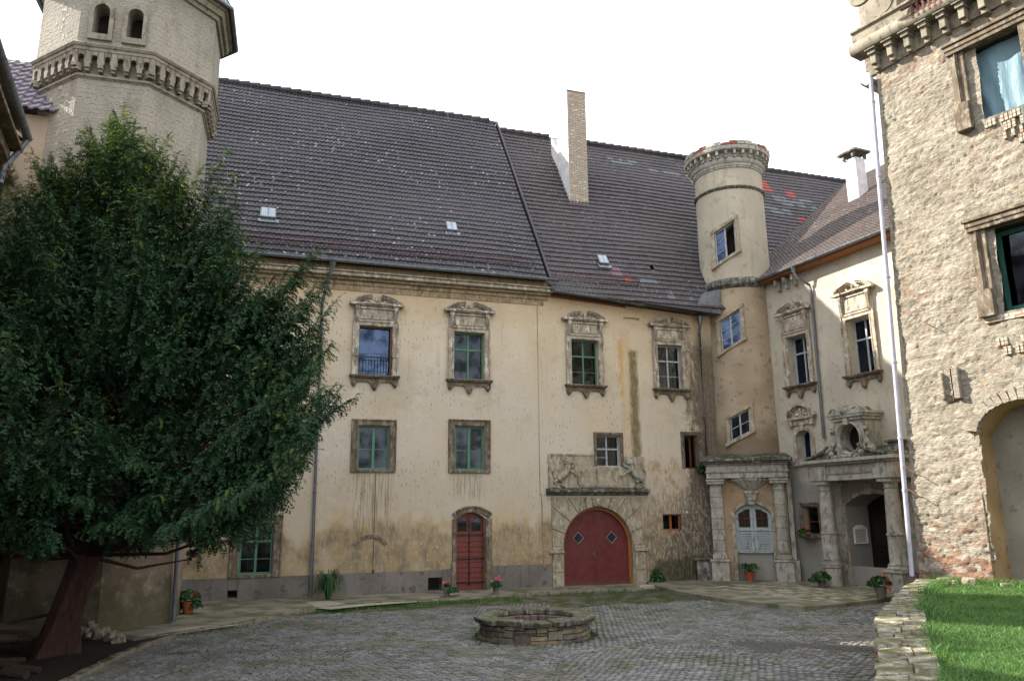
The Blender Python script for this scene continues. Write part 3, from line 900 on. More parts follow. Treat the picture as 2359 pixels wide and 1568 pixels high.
# the red door
DC = -1.42
o = MB().prism(archpts(-1.92, -.92, -.02, 2.32, 2.54), .22, .27).build('door', M['door'], main)
b = MB()
for i in range(9): b.box(-1.86, -1.45, .195, .215, .27 + i * .165, .405 + i * .165)
for i in range(9): b.box(-1.39, -.98, .195, .215, .27 + i * .165, .405 + i * .165)
b.box(-1.9, -.94, .19, .219, 0, .2)
b.box(-1.90, -1.86, .185, .219, .2, 2.3).box(-.98, -.94, .185, .219, .2, 2.3).box(-1.45, -1.39, .18, .219, .2, 2.45)
b.box(-1.9, -.94, .175, .219, 1.78, 1.86)
b.build('louvred_panel', M['door'], o, bevel=.004)
b = MB()
b.prism(archpts(-1.82, -1.5, 1.93, 2.24, 2.35, 6), .205, .216).prism(archpts(-1.34, -1.02, 1.93, 2.24, 2.35, 6), .205, .216)
split_build(b, lambda x, y, z: x > -1.42, 'door_light', M['glass'], o)
b = MB()
for z in (.28, 1.02, 1.8): b.box(-1.88, -.96, .165, .18, z, z + .035)
b.box(-1.437, -1.403, .16, .175, .2, 2.3)
for z in (.3, .6, .9, 1.04, 1.3, 1.55, 1.82, 2.1):
    b.ball((-1.42, .165, z), .035)
    for x in (-1.84, -1.0, -1.62, -1.2):
        if z in (.3, 1.04, 1.82): b.ball((x, .165, z), .022)
for x in (-1.9, -.95):
    for z in (.3, .75, 1.04, 1.4, 1.82): b.box(x - .02, x + .03, .16, .175, z - .03, z + .03)
b.build('iron_strap', M['iron'], o)
b = MB()
b.box(-2.05, -1.92, -.07, .02, -.1, 2.33).box(-.92, -.70, -.07, .02, -.1, 2.33)
m_, cx = 1.0, -1.375
hh = .25; W = .675; r = (W * W + hh * hh) / (2 * hh); a_ = math.degrees(math.asin(W / r))
b.arc(cx, 2.72 - r, r - .16, r, 90 - a_, 90 + a_, -.08, .02)
b.arc(cx, 2.72 - r, r - .03, r + .03, 90 - a_, 90 + a_, -.11, -.02)
b.box(-2.08, -1.93, -.09, .0, -.1, .95).box(-.90, -.68, -.09, .0, -.1, .95)
b.box(-2.03, -.72, -.3, .3, -.1, .02)
b.build('door_surround', M['trimdark'], main, bevel=.01)
# gate
gp_ = archpts(1.9, 4.46, .02, 1.37, 2.64, 28)
o = MB().prism(gp_, .25, .32).build('gate', M['gate'], main)
b = MB()
for x in (2.53, 3.81):
    d = .2
    b.prism([(x, 1.63 - d), (x + d, 1.63), (x, 1.63 + d), (x - d, 1.63)], .235, .249)
split_build(b, lambda x, y, z: x > 3.1, 'diamond_window', M['iron'], o)
b = MB()
for x in (2.53, 3.81):
    for (ax, az), (bx, bz) in (((0, -.2), (.2, 0)), ((.2, 0), (0, .2)), ((0, .2), (-.2, 0)), ((-.2, 0), (0, -.2))):
        b.tube([(x + ax, .235, 1.63 + az), (x + bx, .235, 1.63 + bz)], .008, 4)
split_build(b, lambda x, y, z: x > 3.1, 'diamond_frame', M['grey'], o)
MB().box(3.145, 3.175, .235, .249, .03, 2.6).box(1.92, 4.44, .235, .249, .03, .1).build('cover_strip', M['gate'], o)
MB().box(3.09, 3.13, .215, .249, 1.0, 1.16).tube([(3.11, .215, 1.08), (3.11, .18, 1.08), (3.02, .18, 1.08)], .012, 6).build('handle', M['zinc'], o)
b = MB()
ins = archpts(1.96, 4.40, .0, 1.37, 2.59, 28)
out = archpts(1.86, 4.5, .0, 1.35, 2.69, 28)
n = len(ins)
for i in range(1, n - 0):
    j = (i + 1) % n
    if i == 0: continue
    b.hexa([(ins[i][0], .14, ins[i][1]), (ins[j][0], .14, ins[j][1]), (out[j][0], .14, out[j][1]), (out[i][0], .14, out[i][1])],
           [(ins[i][0], .24, ins[i][1]), (ins[j][0], .24, ins[j][1]), (out[j][0], .24, out[j][1]), (out[i][0], .24, out[i][1])])
b.build('gate_frame', M['orange'], o)
# gate surround: voussoirs and jamb blocks, each a touch different
b = MB()
cz = 1.36; r0 = 1.325; cx = 3.18
def vs_pt(ang, lim=None):
    t = R(ang)
    return cx + r0 * math.cos(t), cz + r0 * math.sin(t)
angs = [0, 19, 38, 56, 72, 84, 96, 108, 124, 142, 161, 180]
for i in range(len(angs) - 1):
    a0, a1 = angs[i] + .5, angs[i + 1] - .5
    inner = [vs_pt(a0 + (a1 - a0) * j / 3) for j in range(4)]
    def outer(a):
        t = R(a)
        cc_, ss_ = math.cos(t), math.sin(t)
        k1 = 1.72 / abs(cc_) if abs(cc_) > 1e-3 else 99
        k2 = 1.66 / ss_ if ss_ > 1e-3 else 99
        k_ = min(k1, k2)
        return cx + k_ * cc_, cz + k_ * ss_
    o0, o1 = outer(a0), outer(a1)
    pts = inner + [o1]
    corner = (cx + math.copysign(1.72, math.cos(R((a0 + a1) / 2))), cz + 1.66)
    if (abs(abs(o0[0] - cx) - 1.72) < .01) != (abs(abs(o1[0] - cx) - 1.72) < .01): pts.append(corner)
    pts.append(o0)
    b.prism(pts, -.05 - .012 * random.random(), .02)
for side in (1.45, 4.56):
    zz = -.1
    for hgt in (.62, .62):
        b.box(side + random.uniform(-.02, .01), side + .40, -.06 - .01 * random.random(), .02, zz, zz + hgt - .012)
        zz += hgt
    b.box(side - .1 if side < 3 else side, side + .42 if side < 3 else side + .5, -.12, .02, 1.15, 1.25)
    b.box(side, side + .40, -.07, .02, 1.255, 1.36)
b.build('gate_surround', M['gatestone'], main, bevel=.012)
b = MB().box(2.98, 3.38, -.12, -.04, 2.72, 3.02)
b.ball((3.18, -.13, 2.86), .11, 1, .6, 1.1)
for sg in (-1, 1):
    b.ball((3.18 + sg * .045, -.2, 2.89), .02); b.ball((3.18 + sg * .12, -.12, 2.95), .035)
    b.tube([(3.18 + sg * .17, -.12, 2.98), (3.18 + sg * .2, -.13, 2.86), (3.18 + sg * .14, -.12, 2.76)], .025, 6)
b.build('keystone', M['gatestone'], main, bevel=.008)
b = MB()
vs, fs = [], []
N_ = 40
for i in range(N_ + 1):
    x = 1.27 + 3.9 * i / N_
    j = .012 * noise.noise(Vector((i * .7, 0, 0)))
    for y, z in ((.02, 3.08), (-.10, 3.10), (-.16, 3.16), (-.24, 3.2), (-.25, 3.27), (-.1, 3.31), (.02, 3.33)):
        vs.append((x, y + j, z + j))
for i in range(N_):
    for q in range(6): fs.append((i * 7 + q, i * 7 + q + 1, (i + 1) * 7 + q + 1, (i + 1) * 7 + q))
fs += [tuple(range(7)), tuple(range(N_ * 7, N_ * 7 + 7))]
b.add(vs, fs).build('ledge', M['darkstone'], main)
# relief panel above the gate: two rearing lions holding a tablet, as worn low relief
b = MB()
b.box(1.42, 3.12, -.035, .01, 3.34, 4.5).box(4.24, 5.1, -.035, .01, 3.34, 4.45).box(3.12, 4.24, -.035, .01, 3.34, 4.08)
b.box(1.38, 3.1, -.055, -.02, 4.45, 4.52).box(1.36, 1.44, -.055, -.02, 3.34, 4.5)
b.build('relief_panel', M['gatestone'], main, bevel=.008)
b = MB()
q = [(2.56, 3.36), (3.98, 3.36), (4.1, 3.5), (4.1, 3.95), (3.98, 4.08), (2.56, 4.08), (2.44, 3.95), (2.44, 3.5)]
b.prism(q, -.075, -.03).prism([(x * .86 + .458, z * .84 + .595) for x, z in q], -.09, -.05)
for i in range(5): b.box(2.62, 3.25, -.094, -.085, 3.5 + i * .1, 3.512 + i * .1)
b.build('tablet', M['gatestone'], main, bevel=.012)
def lion(parent, cx, sg, mat):
    b = MB()
    T = lambda x, z, y=-.075: (cx + sg * x, y, z)
    b.tube([T(-.28, 3.62), T(-.16, 3.72), T(0, 3.86), T(.1, 4.02), T(.12, 4.16)], [.11, .13, .12, .12, .1], 10)   # trunk
    b.ball(T(.13, 4.24, -.1), .14, 1, .7, 1.1)                                                               # mane and head
    b.ball(T(.2, 4.2, -.16), .07, 1.1, .8, .8)
    for a_ in range(9):
        t = a_ * .7
        b.ball(T(.13 + .14 * math.cos(t), 4.24 + .15 * math.sin(t), -.08), .045)
    b.tube([T(.14, 4.05), T(.32, 4.1), T(.4, 4.22)], [.055, .05, .035], 8)
    b.tube([T(.12, 3.95), T(.3, 3.88), T(.42, 3.76)], [.055, .045, .035], 8)
    b.tube([T(-.26, 3.62), T(-.1, 3.56), T(-.16, 3.44), T(-.02, 3.38)], [.08, .065, .04, .035], 8)
    b.tube([T(-.3, 3.62), T(-.4, 3.54), T(-.36, 3.42), T(-.44, 3.37)], [.075, .055, .04, .035], 8)
    b.tube([T(-.3, 3.66), T(-.46, 3.72), T(-.5, 3.9), T(-.4, 4.02)], [.03, .022, .02, .04], 6)
    for v in range(len(b.v)):
        x, y, z = b.v[v]
        b.v[v] = (x, -.03 + (y + .03) * 1.1 + .006 * noise.noise(Vector((x * 14, z * 14, 0))), z)
    b.build('carved_lion', M[mat], parent, smooth=True)
lion(main, 1.98, 1, 'gatestone'); lion(main, 4.62, -1, 'portal')
# relieving arch trace, patch, crack strip, wire
b = MB().arc(-4.73, 1.22, .55, .66, 35, 145, -.03, .01)
b.build('arch_trace', M['trimdark'], main)
b = MB().tube([(-4.62, -.02, 3.8), (-4.62, -.02, .78)], .008, 5).tube([(-4.62, -.04, .70), (-4.62, -.04, .80)], .022, 6)
b.build('lightning_wire', M['iron'], main)
b = MB().tube([(1.06, -.015, 9.9), (1.05, -.015, 3.2), (1.1, -.03, 3.1), (1.14, -.03, .8)], .012, 5)
b.build('cable', M['corn'], main)
MB().tube([(1.14, -.05, .74), (1.14, -.05, .8)], .03, 8).build('cable_cap', M['yellow'], main)
b = MB()
for x, z in ((7.02, 8.52), (7.18, 8.53)): b.ball((x, -.06, z), .03)
b.ball((6.72, -.06, 2.46), .04)
split_build(b, lambda x, y, z: round(x * 8), 'insulator', M['white'], main)
# cornice: left section, with end return at the roof step
b = MB()
for y, za, zb in ((-.08, 10.06, 10.2), (-.24, 10.47, 10.76)):
    b.box(UL, 1.47 + (-y - .1) * .3, y, .02, za + .002, zb)
b.prism([(UL, 10.2), (1.5, 10.2), (1.55, 10.29), (UL, 10.29)], -.2, .02)
b.build('cornice', M['corn'], main, bevel=.015)
MB().box(UL, 1.56, -.36, .02, 10.292, 10.41).box(UL, 1.6, -.42, .02, 10.412, 10.468).build('cornice_fascia', M['trim'], main, bevel=.02)
MB().box(UL, 1.3, -.03, .01, 9.86, 10.08).build('cornice_band', M['corn'], main)
MB().prism([(1.45, 10.22), (4.6, 10.02), (4.6, 10.08), (1.45, 10.32)], -.05, .01).build('exposed_brick', M['brickred'], main)
# roof
SD = Vector((0, 6.45, 9.45)).normalized()
SL = math.hypot(6.45, 9.45)
vlen = lambda u: u
greys = lambda u, s: 3 if ((6.7 < u < 9.2 and 10.15 < s < 10.55) or (8.6 < u < 12.4 and 9.5 < s < 9.95) or (6.9 < u < 8.0 and 9.75 < s < 10.1)
        or (15.2 < u < 17.5 and 8.0 < s < 8.9) or (14.0 < u < 16.2 and 7.3 < s < 7.9) or (17 < u < 18 and 6.7 < s < 7.2) or (5.3 < u < 6.2 and .8 < s < 1.1)
        or (5.6 < u < 6.5 and .3 < s < .7) or (6.2 < u < 7.3 and -.1 < s < .3)) and noise.noise(Vector((u * 2.3, s * 3, 0))) > -.02 else 0
def spB(u, s):
    if 14.7 < u < 15.5 and 9.2 < s < 10.3: return 1
    if 16.3 < u < 16.8 and 9.1 < s < 9.5: return 1
    if 15.8 < u < 16.3 and 6.8 < s < 7.2 or 16.5 < u < 16.9 and 6.75 < s < 7.1: return 1
    if 4.6 < u < 4.95 and .95 < s < 1.3: return 1
    if 10.9 < u < 11.5 and 10.2 < s < 10.6 or 4.2 < u < 4.6 and 1.2 < s < 1.6: return 2
    return greys(u, s)
UX = Vector((1, 0, 0))
tiles('roof', [M['roofA']], main, (0, -.5, 10.72), UX, SD, UL, 1.4, 0, SL, sag=.07)
tiles('lower_roof', [M['roofB'], M['roofred'], M['roofmauve'], M['roofgrey']], main, (0, -.5, 10.36), UX, SD, 1.4, 25.0, -.7, SL, special=spB, sag=.08,
      keep=lambda u, s: s > (0 if u < 1.5 else max(-.55, -.36 * (u - 1.5) / 6.1) - .15) + .16 and not (3.72 < u < 4.6 and 6.5 < s < 11.4 and False)
      and not (6.05 < u < 6.25 and 1.7 < s < 2.05) and not (4.95 < u < 5.25 and s > SL - .34 and False))
MB().add([(UL, 12.5, 10.5), (1.4, 12.5, 10.7), (1.4, 5.95, 20.25), (UL, 5.95, 20.25)], [(0, 1, 2, 3)]).add([(1.4, 12.5, 10.3), (25, 12.5, 10.3), (25, 5.95, 19.85), (1.4, 5.95, 19.85)], [(0, 1, 2, 3)]).add(
    [(1.4, -.4, 10.8), (1.4, 12.4, 10.8), (1.4, 5.95, 20.2)], [(0, 1, 2)]).add([(UL, -.4, 10.8), (UL, 12.4, 10.8), (UL, 5.95, 20.2)], [(0, 1, 2)]).add(
    [(25, -.4, 10.4), (25, 12.4, 10.4), (25, 5.95, 19.8)], [(0, 1, 2)]).add(
    [(UL, -.36, 10.66), (1.4, -.36, 10.66), (1.4, 6.0, 20.02), (UL, 6.0, 20.02)], [(0, 1, 2, 3)]).add(
    [(1.4, -.34, 10.3), (25, -.34, 10.3), (25, 6.0, 19.62), (1.4, 6.0, 19.62)], [(0, 1, 2, 3)]).build('roof_back', M['roofA'], main)
b = MB()
for i in range(int((1.4 - UL) / .42)):
    x = UL + i * .42
    b.tube([(x, 5.95, 20.22), (x + .44, 5.95, 20.26)], [.10, .125], 8)
for i in range(56):
    x = 1.45 + i * .42
    if 3.55 < x < 4.75 or 5.0 < x < 5.3: continue
    b.tube([(x, 5.95, 19.86), (x + .44, 5.95, 19.9)], [.10, .125], 8)
b.build('ridge_tiles', M['roofB'], main)
P = lambda u, s, n=0, z0=10.72: Vector((u, -.5, z0)) + SD * s + Vector((0, -9.45, 6.45)).normalized() * n
b = MB()
b.hexa([P(1.36, 0, .02), P(1.44, 0, .02), P(1.44, SL, .02), P(1.36, SL, .02)], [P(1.36, 0, .1), P(1.44, 0, .1), P(1.44, SL, .1), P(1.36, SL, .1)])
b.build('verge', M['roofA'], main)
b = MB()
q0 = [P(1.45, .0, .0, 10.36), P(7.9, -.62, .0, 10.36), P(7.9, .9, .0, 10.36), P(1.45, .9, .0, 10.36)]
b.add(q0, [(0, 1, 2, 3)])
b.add([P(1.45, .0, .0, 10.36), P(7.9, -.62, .0, 10.36), (7.9, .0, 9.9), (1.45, .0, 10.3)], [(0, 1, 2, 3)])
b.build('eaves_underlay', M['roofB'], main)
MB().prism([(7.2, 10.0), (8.4, 9.9), (8.4, 10.9), (7.7, 10.7)], -.62, -.1).build('lead_flashing', M['zinc'], main)
gutter(main, (UL, -.6, 10.72), (1.68, -.6, 10.72))
gutter(main, (1.5, -.55, 10.32), (7.45, -.42, 9.98), .075, sag=.12)
b = MB().tube([(7.35, -.4, 9.98), (7.6, -.35, 10.1), (7.72, -.3, 10.2)], .06, 8)
b.lathe([(.06, 9.5), (.13, 9.85)], 7.66, -.25, 8)
b.build('gutter_end', M['zinc'], main)
downpipe(main, [(-6.3, -.55, 10.5), (-6.45, -.3, 9.9), (-6.55, -.1, 9.3), (-6.5, -.1, .05)], .052, 'pipe', clamps=(8.9, 6.2, 3.2, 1.6, .4))
downpipe(main, [(7.66, -.25, 9.5), (7.68, -.12, 9.2), (7.68, -.12, 4.2), (7.62, -.3, 3.9), (7.62, -.3, 1.0)], .05, 'pipe', hopper=False, clamps=(8.6, 6.0, 2.5))
# snow guards
def guard(ua, ub, s, z0):
    b = MB()
    for ss in (s, s + .0):
        pass
    b.tube([P(ua, s + .1, .26, z0), P(ub, s + .1, .26, z0)], .014, 5).tube([P(ua, s, .07, z0), P(ub, s, .07, z0)], .012, 5)
    n = int((ub - ua) / .085)
    for i in range(n):
        u = ua + (ub - ua) * i / n
        if noise.noise(Vector((u * .8, s, 0))) > -.45: b.tube([P(u, s, .07, z0), P(u, s + .1, .26, z0)], .006, 4)
    b.build('snow_guard', M['rust'], main)
    b = MB()
    n = int((ub - ua) / .85)
    for i in range(n + 1):
        u = ua + .1 + (ub - ua - .2) * i / n
        b.tube([P(u, s - .25, .05, z0), P(u, s + .02, .03, z0), P(u, s + .1, .28, z0)], .014, 5)
    split_build(b, lambda x, y, z: round(x * 2.2), 'guard_bracket', M['zinc'], main)
guard(-9.6, .95, .62, 10.72)
guard(1.6, 5.2, .62, 10.36)
# skylights
def skylight(u, s, w_, h_, z0, mat):
    b = MB()
    q = [P(u - w_ / 2, s - h_ / 2, .05, z0), P(u + w_ / 2, s - h_ / 2, .05, z0), P(u + w_ / 2, s + h_ / 2, .05, z0), P(u - w_ / 2, s + h_ / 2, .05, z0)]
    n = Vector((0, -9.45, 6.45)).normalized()
    b.hexa(q, [p + n * .1 for p in q])
    o = b.build('skylight', M['zinc'], main, bevel=.02)
    c = sum(q, Vector()) / 4
    b = MB()
    for k0, k1 in ((.06, .48), (.52, .94)):
        q2 = [q[0].lerp(q[1], k0), q[0].lerp(q[1], k1), q[3].lerp(q[2], k1), q[3].lerp(q[2], k0)]
        cc_ = sum(q2, Vector()) / 4
        q2 = [p.lerp(cc_, .08) + n * .1 for p in q2]
        b.hexa(q2, [p + n * .012 for p in q2])
    split_build(b, lambda x, y, z: x > u, 'skylight_pane', M['skylight'], o)
    b = MB()
    lo = [P(u - w_ / 2 - .06, s - h_ / 2 - .18, .06, z0), P(u + w_ / 2 + .1, s - h_ / 2 - .18, .06, z0), P(u + w_ / 2 + .1, s - h_ / 2, .06, z0), P(u - w_ / 2 - .06, s - h_ / 2, .06, z0)]
    b.hexa(lo, [p + n * .012 for p in lo])
    b.build('flashing', M['zinc'], o)
skylight(-8.42, 2.15, .52, .55, 10.72, 'zinc')
skylight(-1.95, 2.5, .4, .5, 10.72, 'zinc')
skylight(4.0, 1.95, .4, .5, 10.36, 'zinc')
# chimney with its stepped side
b = MB().box(3.72, 4.58, 2.92, 4.1, 14.6, 20.55)
b.build('chimney', M['brick'], main)
MB().box(3.705, 3.72, 2.93, 4.1, 14.6, 20.55).build('chimney_sunlit_side', M['litplaster'], main)  # thin white slab paints the sun glare onto the left face
MB().box(3.70, 4.60, 2.90, 4.12, 20.552, 20.6).build('chimney_cap', M['plinth'], main)
b = MB().add([(3.74, 4.11, 15.5), (3.74, 4.11, 18.3), (3.74, 5.0, 19.3), (3.74, 5.0, 17.0), (4.56, 4.11, 15.5), (4.56, 4.11, 18.3), (4.56, 5.0, 19.3), (4.56, 5.0, 17.0)],
    [(0, 1, 2, 3), (4, 5, 6, 7), (0, 1, 5, 4), (1, 2, 6, 5), (2, 3, 7, 6), (0, 3, 7, 4)])
b.build('chimney_back', M['litplaster'], main)
# ================================================================== ROUND STAIR TOWER
TC = (9.05, 30.2)
rt = empty('stair_tower', (TC[0], TC[1], 0), 106.7, label='round tan stair tower with a crumbling brick rim, standing in the corner of the yard', cat='tower')
def tcut(b, cx_ang, z0, z1, w_, slant, r):
    a0 = R(-90 + cx_ang)
    c = Vector((math.cos(a0), math.sin(a0), 0)); t = Vector((-math.sin(a0), math.cos(a0), 0))
    h = w_ / 2
    q = [(-h, z0 - slant * h), (h, z0 + slant * h), (h, z1 + slant * h), (-h, z1 - slant * h)]
    ou = [c * (r + .3) + t * x + Vector((0, 0, z)) for x, z in q]
    inn = [c * (r - .75) + t * x + Vector((0, 0, z)) for x, z in q]
    b.hexa(ou, inn)
    return c, t, q
tw = [(-12, 12.15, 13.45, .8, .5, 1.36), (-13, 8.65, 9.85, .78, .5, 1.4), (-9, 5.2, 6.05, .72, .45, 1.42)]
cutL, cutU = MB(), MB()
tcut(cutU, *tw[0]); tcut(cutL, *tw[1]); tcut(cutL, *tw[2])
MB().lathe([(1.44, 4.2), (1.42, 6), (1.4, 11.02)], n=64).build('tower_wall', M['round'], rt, smooth=True, cut=cutL)
MB().lathe([(1.37, 11.22), (1.34, 15.95)], n=64).build('upper_tower_wall', M['roundtop'], rt, smooth=True, cut=cutU)
MB().lathe([(1.40, 10.9), (1.46, 10.95), (1.55, 11.03), (1.57, 11.12), (1.55, 11.2), (1.42, 11.3), (1.36, 11.32)], n=64).build('string_course', M['darkstone'], rt, smooth=True)
MB().lathe([(1.33, 14.98), (1.40, 15.02), (1.43, 15.07), (1.39, 15.12), (1.33, 15.14)], n=64).build('string_course', M['darkstone'], rt, smooth=True)
MB().lathe([(1.33, 15.86), (1.38, 15.9), (1.38, 15.95), (1.41, 15.97), (1.42, 16.06), (1.47, 16.1), (1.5, 16.2), (1.5, 16.24), (1.44, 16.26), (1.46, 16.5), (1.60, 16.52), (1.69, 16.56), (1.72, 16.66), (1.72, 16.7), (1.64, 16.72), (1.2, 16.72)], n=72).build('cornice', M['portal'], rt, smooth=True)
b = MB()
for i in range(30):
    t = 2 * math.pi * i / 30
    Mx = Matrix.Rotation(t, 4, 'Z')
    b.box(-.05, .05, -1.66, -1.4, 16.36, 16.53, Mx).box(-.045, .045, -1.58, -1.4, 16.26, 16.37, Mx)
split_build(b, lambda x, y, z: round(math.atan2(y, x) / (2 * math.pi) * 30) % 30, 'bracket', M['portal'], rt, bevel=.01)
b, b2 = MB(), MB()
for i in range(34):
    t = 2 * math.pi * i / 34
    Mx = Matrix.Rotation(t + random.uniform(-.01, .01), 4, 'Z')
    h = random.choice((.17, .17, .1, .17)) if i % 5 else .12
    (b2 if i in (0, 1, 5, 6, 30, 31, 11, 20) else b).box(-.15, .15, -1.74 + random.uniform(0, .05), -1.45, 16.72, 16.72 + h, Mx)
b.build('rim', M['portal'], rt, bevel=.015)
b2.build('brick_rim', M['brickred'], rt, bevel=.015)
def twin(ang, z0, z1, w_, slant, r, mat, dark_right=False, nrow=3):
    a0 = R(-90 + ang)
    c = Vector((math.cos(a0), math.sin(a0), 0)); t = Vector((-math.sin(a0), math.cos(a0), 0))
    def pt(x, z, d): return c * (r + d) + t * x + Vector((0, 0, z + slant * x))
    h = w_ / 2
    def bar(b, x0, x1, z0_, z1_, d0, d1):
        b.hexa([pt(x0, z0_, d0), pt(x1, z0_, d0), pt(x1, z1_, d0), pt(x0, z1_, d0)], [pt(x0, z0_, d1), pt(x1, z0_, d1), pt(x1, z1_, d1), pt(x0, z1_, d1)])
    b = MB()
    D0, D1 = -.2, -.14
    f = .045
    bar(b, -h, h, z0, z0 + f, D0, D1); bar(b, -h, h, z1 - f, z1, D0, D1)
    bar(b, -h, -h + f, z0 + f, z1 - f, D0, D1); bar(b, h - f, h, z0 + f, z1 - f, D0, D1); bar(b, -.03, .03, z0 + f, z1 - f, D0, D1)
    for i in range(1, nrow):
        z = z0 + (z1 - z0) * i / nrow
        bar(b, -h + f, -.03, z - .012, z + .012, D0 + .01, D1 - .01)
        if not dark_right: bar(b, .03, h - f, z - .012, z + .012, D0 + .01, D1 - .01)
    o = b.build('window', M['grey'], rt)
    b = MB()
    bar(b, -h + f * .6, (0 if dark_right else h - f * .6), z0 + f * .6, z1 - f * .6, D0 + .02, D0 + .026)
    b.build('window_pane', M['glassblue'], o)
    b = MB()
    bar(b, -h - .16, -h, z0 - .02, z1 + .1, -.1, .03 - .05); bar(b, h, h + .16, z0 - .02, z1 + .1, -.1, -.02); bar(b, -h - .16, h + .16, z1, z1 + .13, -.1, .012)
    bar(b, -h - .2, h + .2, z0 - .13, z0 - .01, -.12, .07)
    b.build('window_surround', M['corn' if r > 1.38 else 'roundtop'] if False else M['gatestone'], o, bevel=.012)
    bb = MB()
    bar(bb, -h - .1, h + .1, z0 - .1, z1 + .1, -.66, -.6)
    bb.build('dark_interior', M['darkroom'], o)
    return o
twin(*tw[0], 'grey', True); twin(*tw[1], 'grey'); twin(*tw[2], 'grey', nrow=2)
# portal at the tower's foot
pb = MB()
pc = MB().prism(archpts(-.62, .62, -.3, 2.42, 2.75), -2.2, -1.2)
MB().box(-1.45, 1.2, -1.62, .2, -.2, 3.72).build('portal_wall', M['portaltan'], rt, cut=pc)
b = MB()
for pts in ((-.62, .62),):
    o_, i_ = archpts(-.76, .76, .1, 2.46, 2.86), archpts(-.62, .62, .1, 2.42, 2.75)
    n = len(o_)
    for i in range(1, n):
        j = (i + 1) % n
        if i == n: continue
        b.hexa([(i_[i][0], -1.66, i_[i][1]), (i_[j][0], -1.66, i_[j][1]), (o_[j][0], -1.66, o_[j][1]), (o_[i][0], -1.66, o_[i][1])],
               [(i_[i][0], -1.6, i_[i][1]), (i_[j][0], -1.6, i_[j][1]), (o_[j][0], -1.6, o_[j][1]), (o_[i][0], -1.6, o_[i][1])])
b.build('portal_arch', M['gatestone'], rt, bevel=.008)
b = MB()
b.prism([(-.1, 2.72), (.1, 2.72), (.13, 2.86), (-.13, 2.86)], -1.78, -1.6)
b.prism([(-.13, 2.87), (.13, 2.87), (.19, 3.12), (-.19, 3.12)], -1.83, -1.6)
b.box(-.22, .22, -1.86, -1.6, 3.12, 3.2)
vs, fs = [], []
for k_, (rr_, z) in enumerate(((.16, 3.2), (.4, 3.36), (.62, 3.5), (.74, 3.62), (.76, 3.72))):
    for i in range(17):
        t = math.pi * i / 16
        vs.append((-rr_ * math.cos(t), -1.6 - rr_ * .42 * math.sin(t) * (1 + .06 * (i % 2)), z))
for k_ in range(4):
    for i in range(16): fs.append((k_ * 17 + i, k_ * 17 + i + 1, (k_ + 1) * 17 + i + 1, (k_ + 1) * 17 + i))
b.add(vs, fs)
for i in range(13):
    t = math.pi * (i + .5) / 13
    b.ball((-.74 * math.cos(t), -1.62 - .33 * math.sin(t), 3.58), .045, n=5)
b.build('shell_corbel', M['portal'], rt)
def portal_col(x, half=False):
    b = MB()
    y = -1.72
    b.box(x - .3, x + .3, -2.02, -1.5, 0, .75).box(x - .34, x + .34, -2.06, -1.5, .75, .83).box(x - .33, x + .33, -2.05, -1.5, 0, .12)
    prof = [(.29, .83), (.3, .88), (.26, .94), (.27, .99), (.22, 1.04)]
    z = 1.06
    for i in range(5):
        prof += [(.205, z), (.215, z + .02), (.21, z + .38), (.195, z + .4)]
        z += .41
    prof += [(.2, 3.15), (.2, 3.2), (.23, 3.24), (.2, 3.3), (.2, 3.42), (.26, 3.5)]
    if half:
        b.box(x - .2, x + .2, -1.82, -1.5, .83, 3.45)
        z = 1.1
        for i in range(6): b.box(x - .215, x + .215, -1.84, -1.5, z, z + .36); z += .38
        b.box(x - .25, x + .25, -1.9, -1.5, .83, 1.0)
    else: b.lathe(prof, x, y, 24)
    b.box(x - .3, x + .3, -2.0, -1.5, 3.45, 3.55).box(x - .33, x + .33, -2.04, -1.5, 3.55, 3.62)
    return b.build('column' if not half else 'pilaster', M['portal'], rt, bevel=.012)
portal_col(-1.22, True); portal_col(.95)
b = MB().box(1.22, 1.45, -1.75, .1, 0, .8).box(1.22, 1.38, -1.62, .1, .8, 3.6)
b.build('pilaster', M['portal'], rt, bevel=.012)
b = MB()
b.box(-1.52, 1.3, -1.95, .2, 3.65, 3.86).box(-1.56, 1.34, -2.0, .2, 3.86, 3.9).box(-1.52, 1.3, -1.95, .2, 3.9, 4.12)
b.box(-1.56, 1.34, -2.02, .2, 4.12, 4.17)
b.build('entablature', M['portal'], rt, bevel=.012)
b = MB()
b.box(-1.64, 1.42, -2.1, .2, 4.172, 4.25).box(-1.7, 1.48, -2.18, .2, 4.25, 4.34)
b.add([(-1.68, -2.16, 4.342), (1.46, -2.16, 4.342), (1.3, -1.3, 4.56), (-1.5, -1.3, 4.56), (1.46, .1, 4.342), (1.3, .1, 4.56), (-1.68, .1, 4.342), (-1.5, .1, 4.56)], [(0, 1, 2, 3), (1, 4, 5, 2), (6, 0, 3, 7), (3, 2, 5, 7)])
b.build('cornice_slab', M['darkstone'], rt, bevel=.015)
o = MB().box(-.62, .62, -1.44, -1.40, .1, 1.02).build('door_foot', M['wing'], rt)
b = MB()
b.prism(archpts(-.60, .60, 1.02, 2.42, 2.73), -1.5, -1.46)
o = b.build('portal_door', M['bluedoor'], rt)
b = MB()
for x in (-.31, .31):
    for i in range(8):
        z = 1.1 + i * .085
        b.box(x - .19, x + .19, -1.53 - .01 * random.random(), -1.5, z, z + .05)
for x in (-.585, -.06, .06, .585): b.box(x - .045, x + .045, -1.54, -1.5, 1.03, 2.4)
b.box(-.62, .62, -1.56, -1.5, 1.80, 1.88).box(-.6, .6, -1.54, -1.5, 1.03, 1.09)
b.build('louvre_slats', M['bluedoor'], o, bevel=.005)
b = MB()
b.prism([(-.5, 1.93), (-.1, 1.93), (-.1, 2.56), (-.25, 2.54), (-.5, 2.4)], -1.52, -1.505)
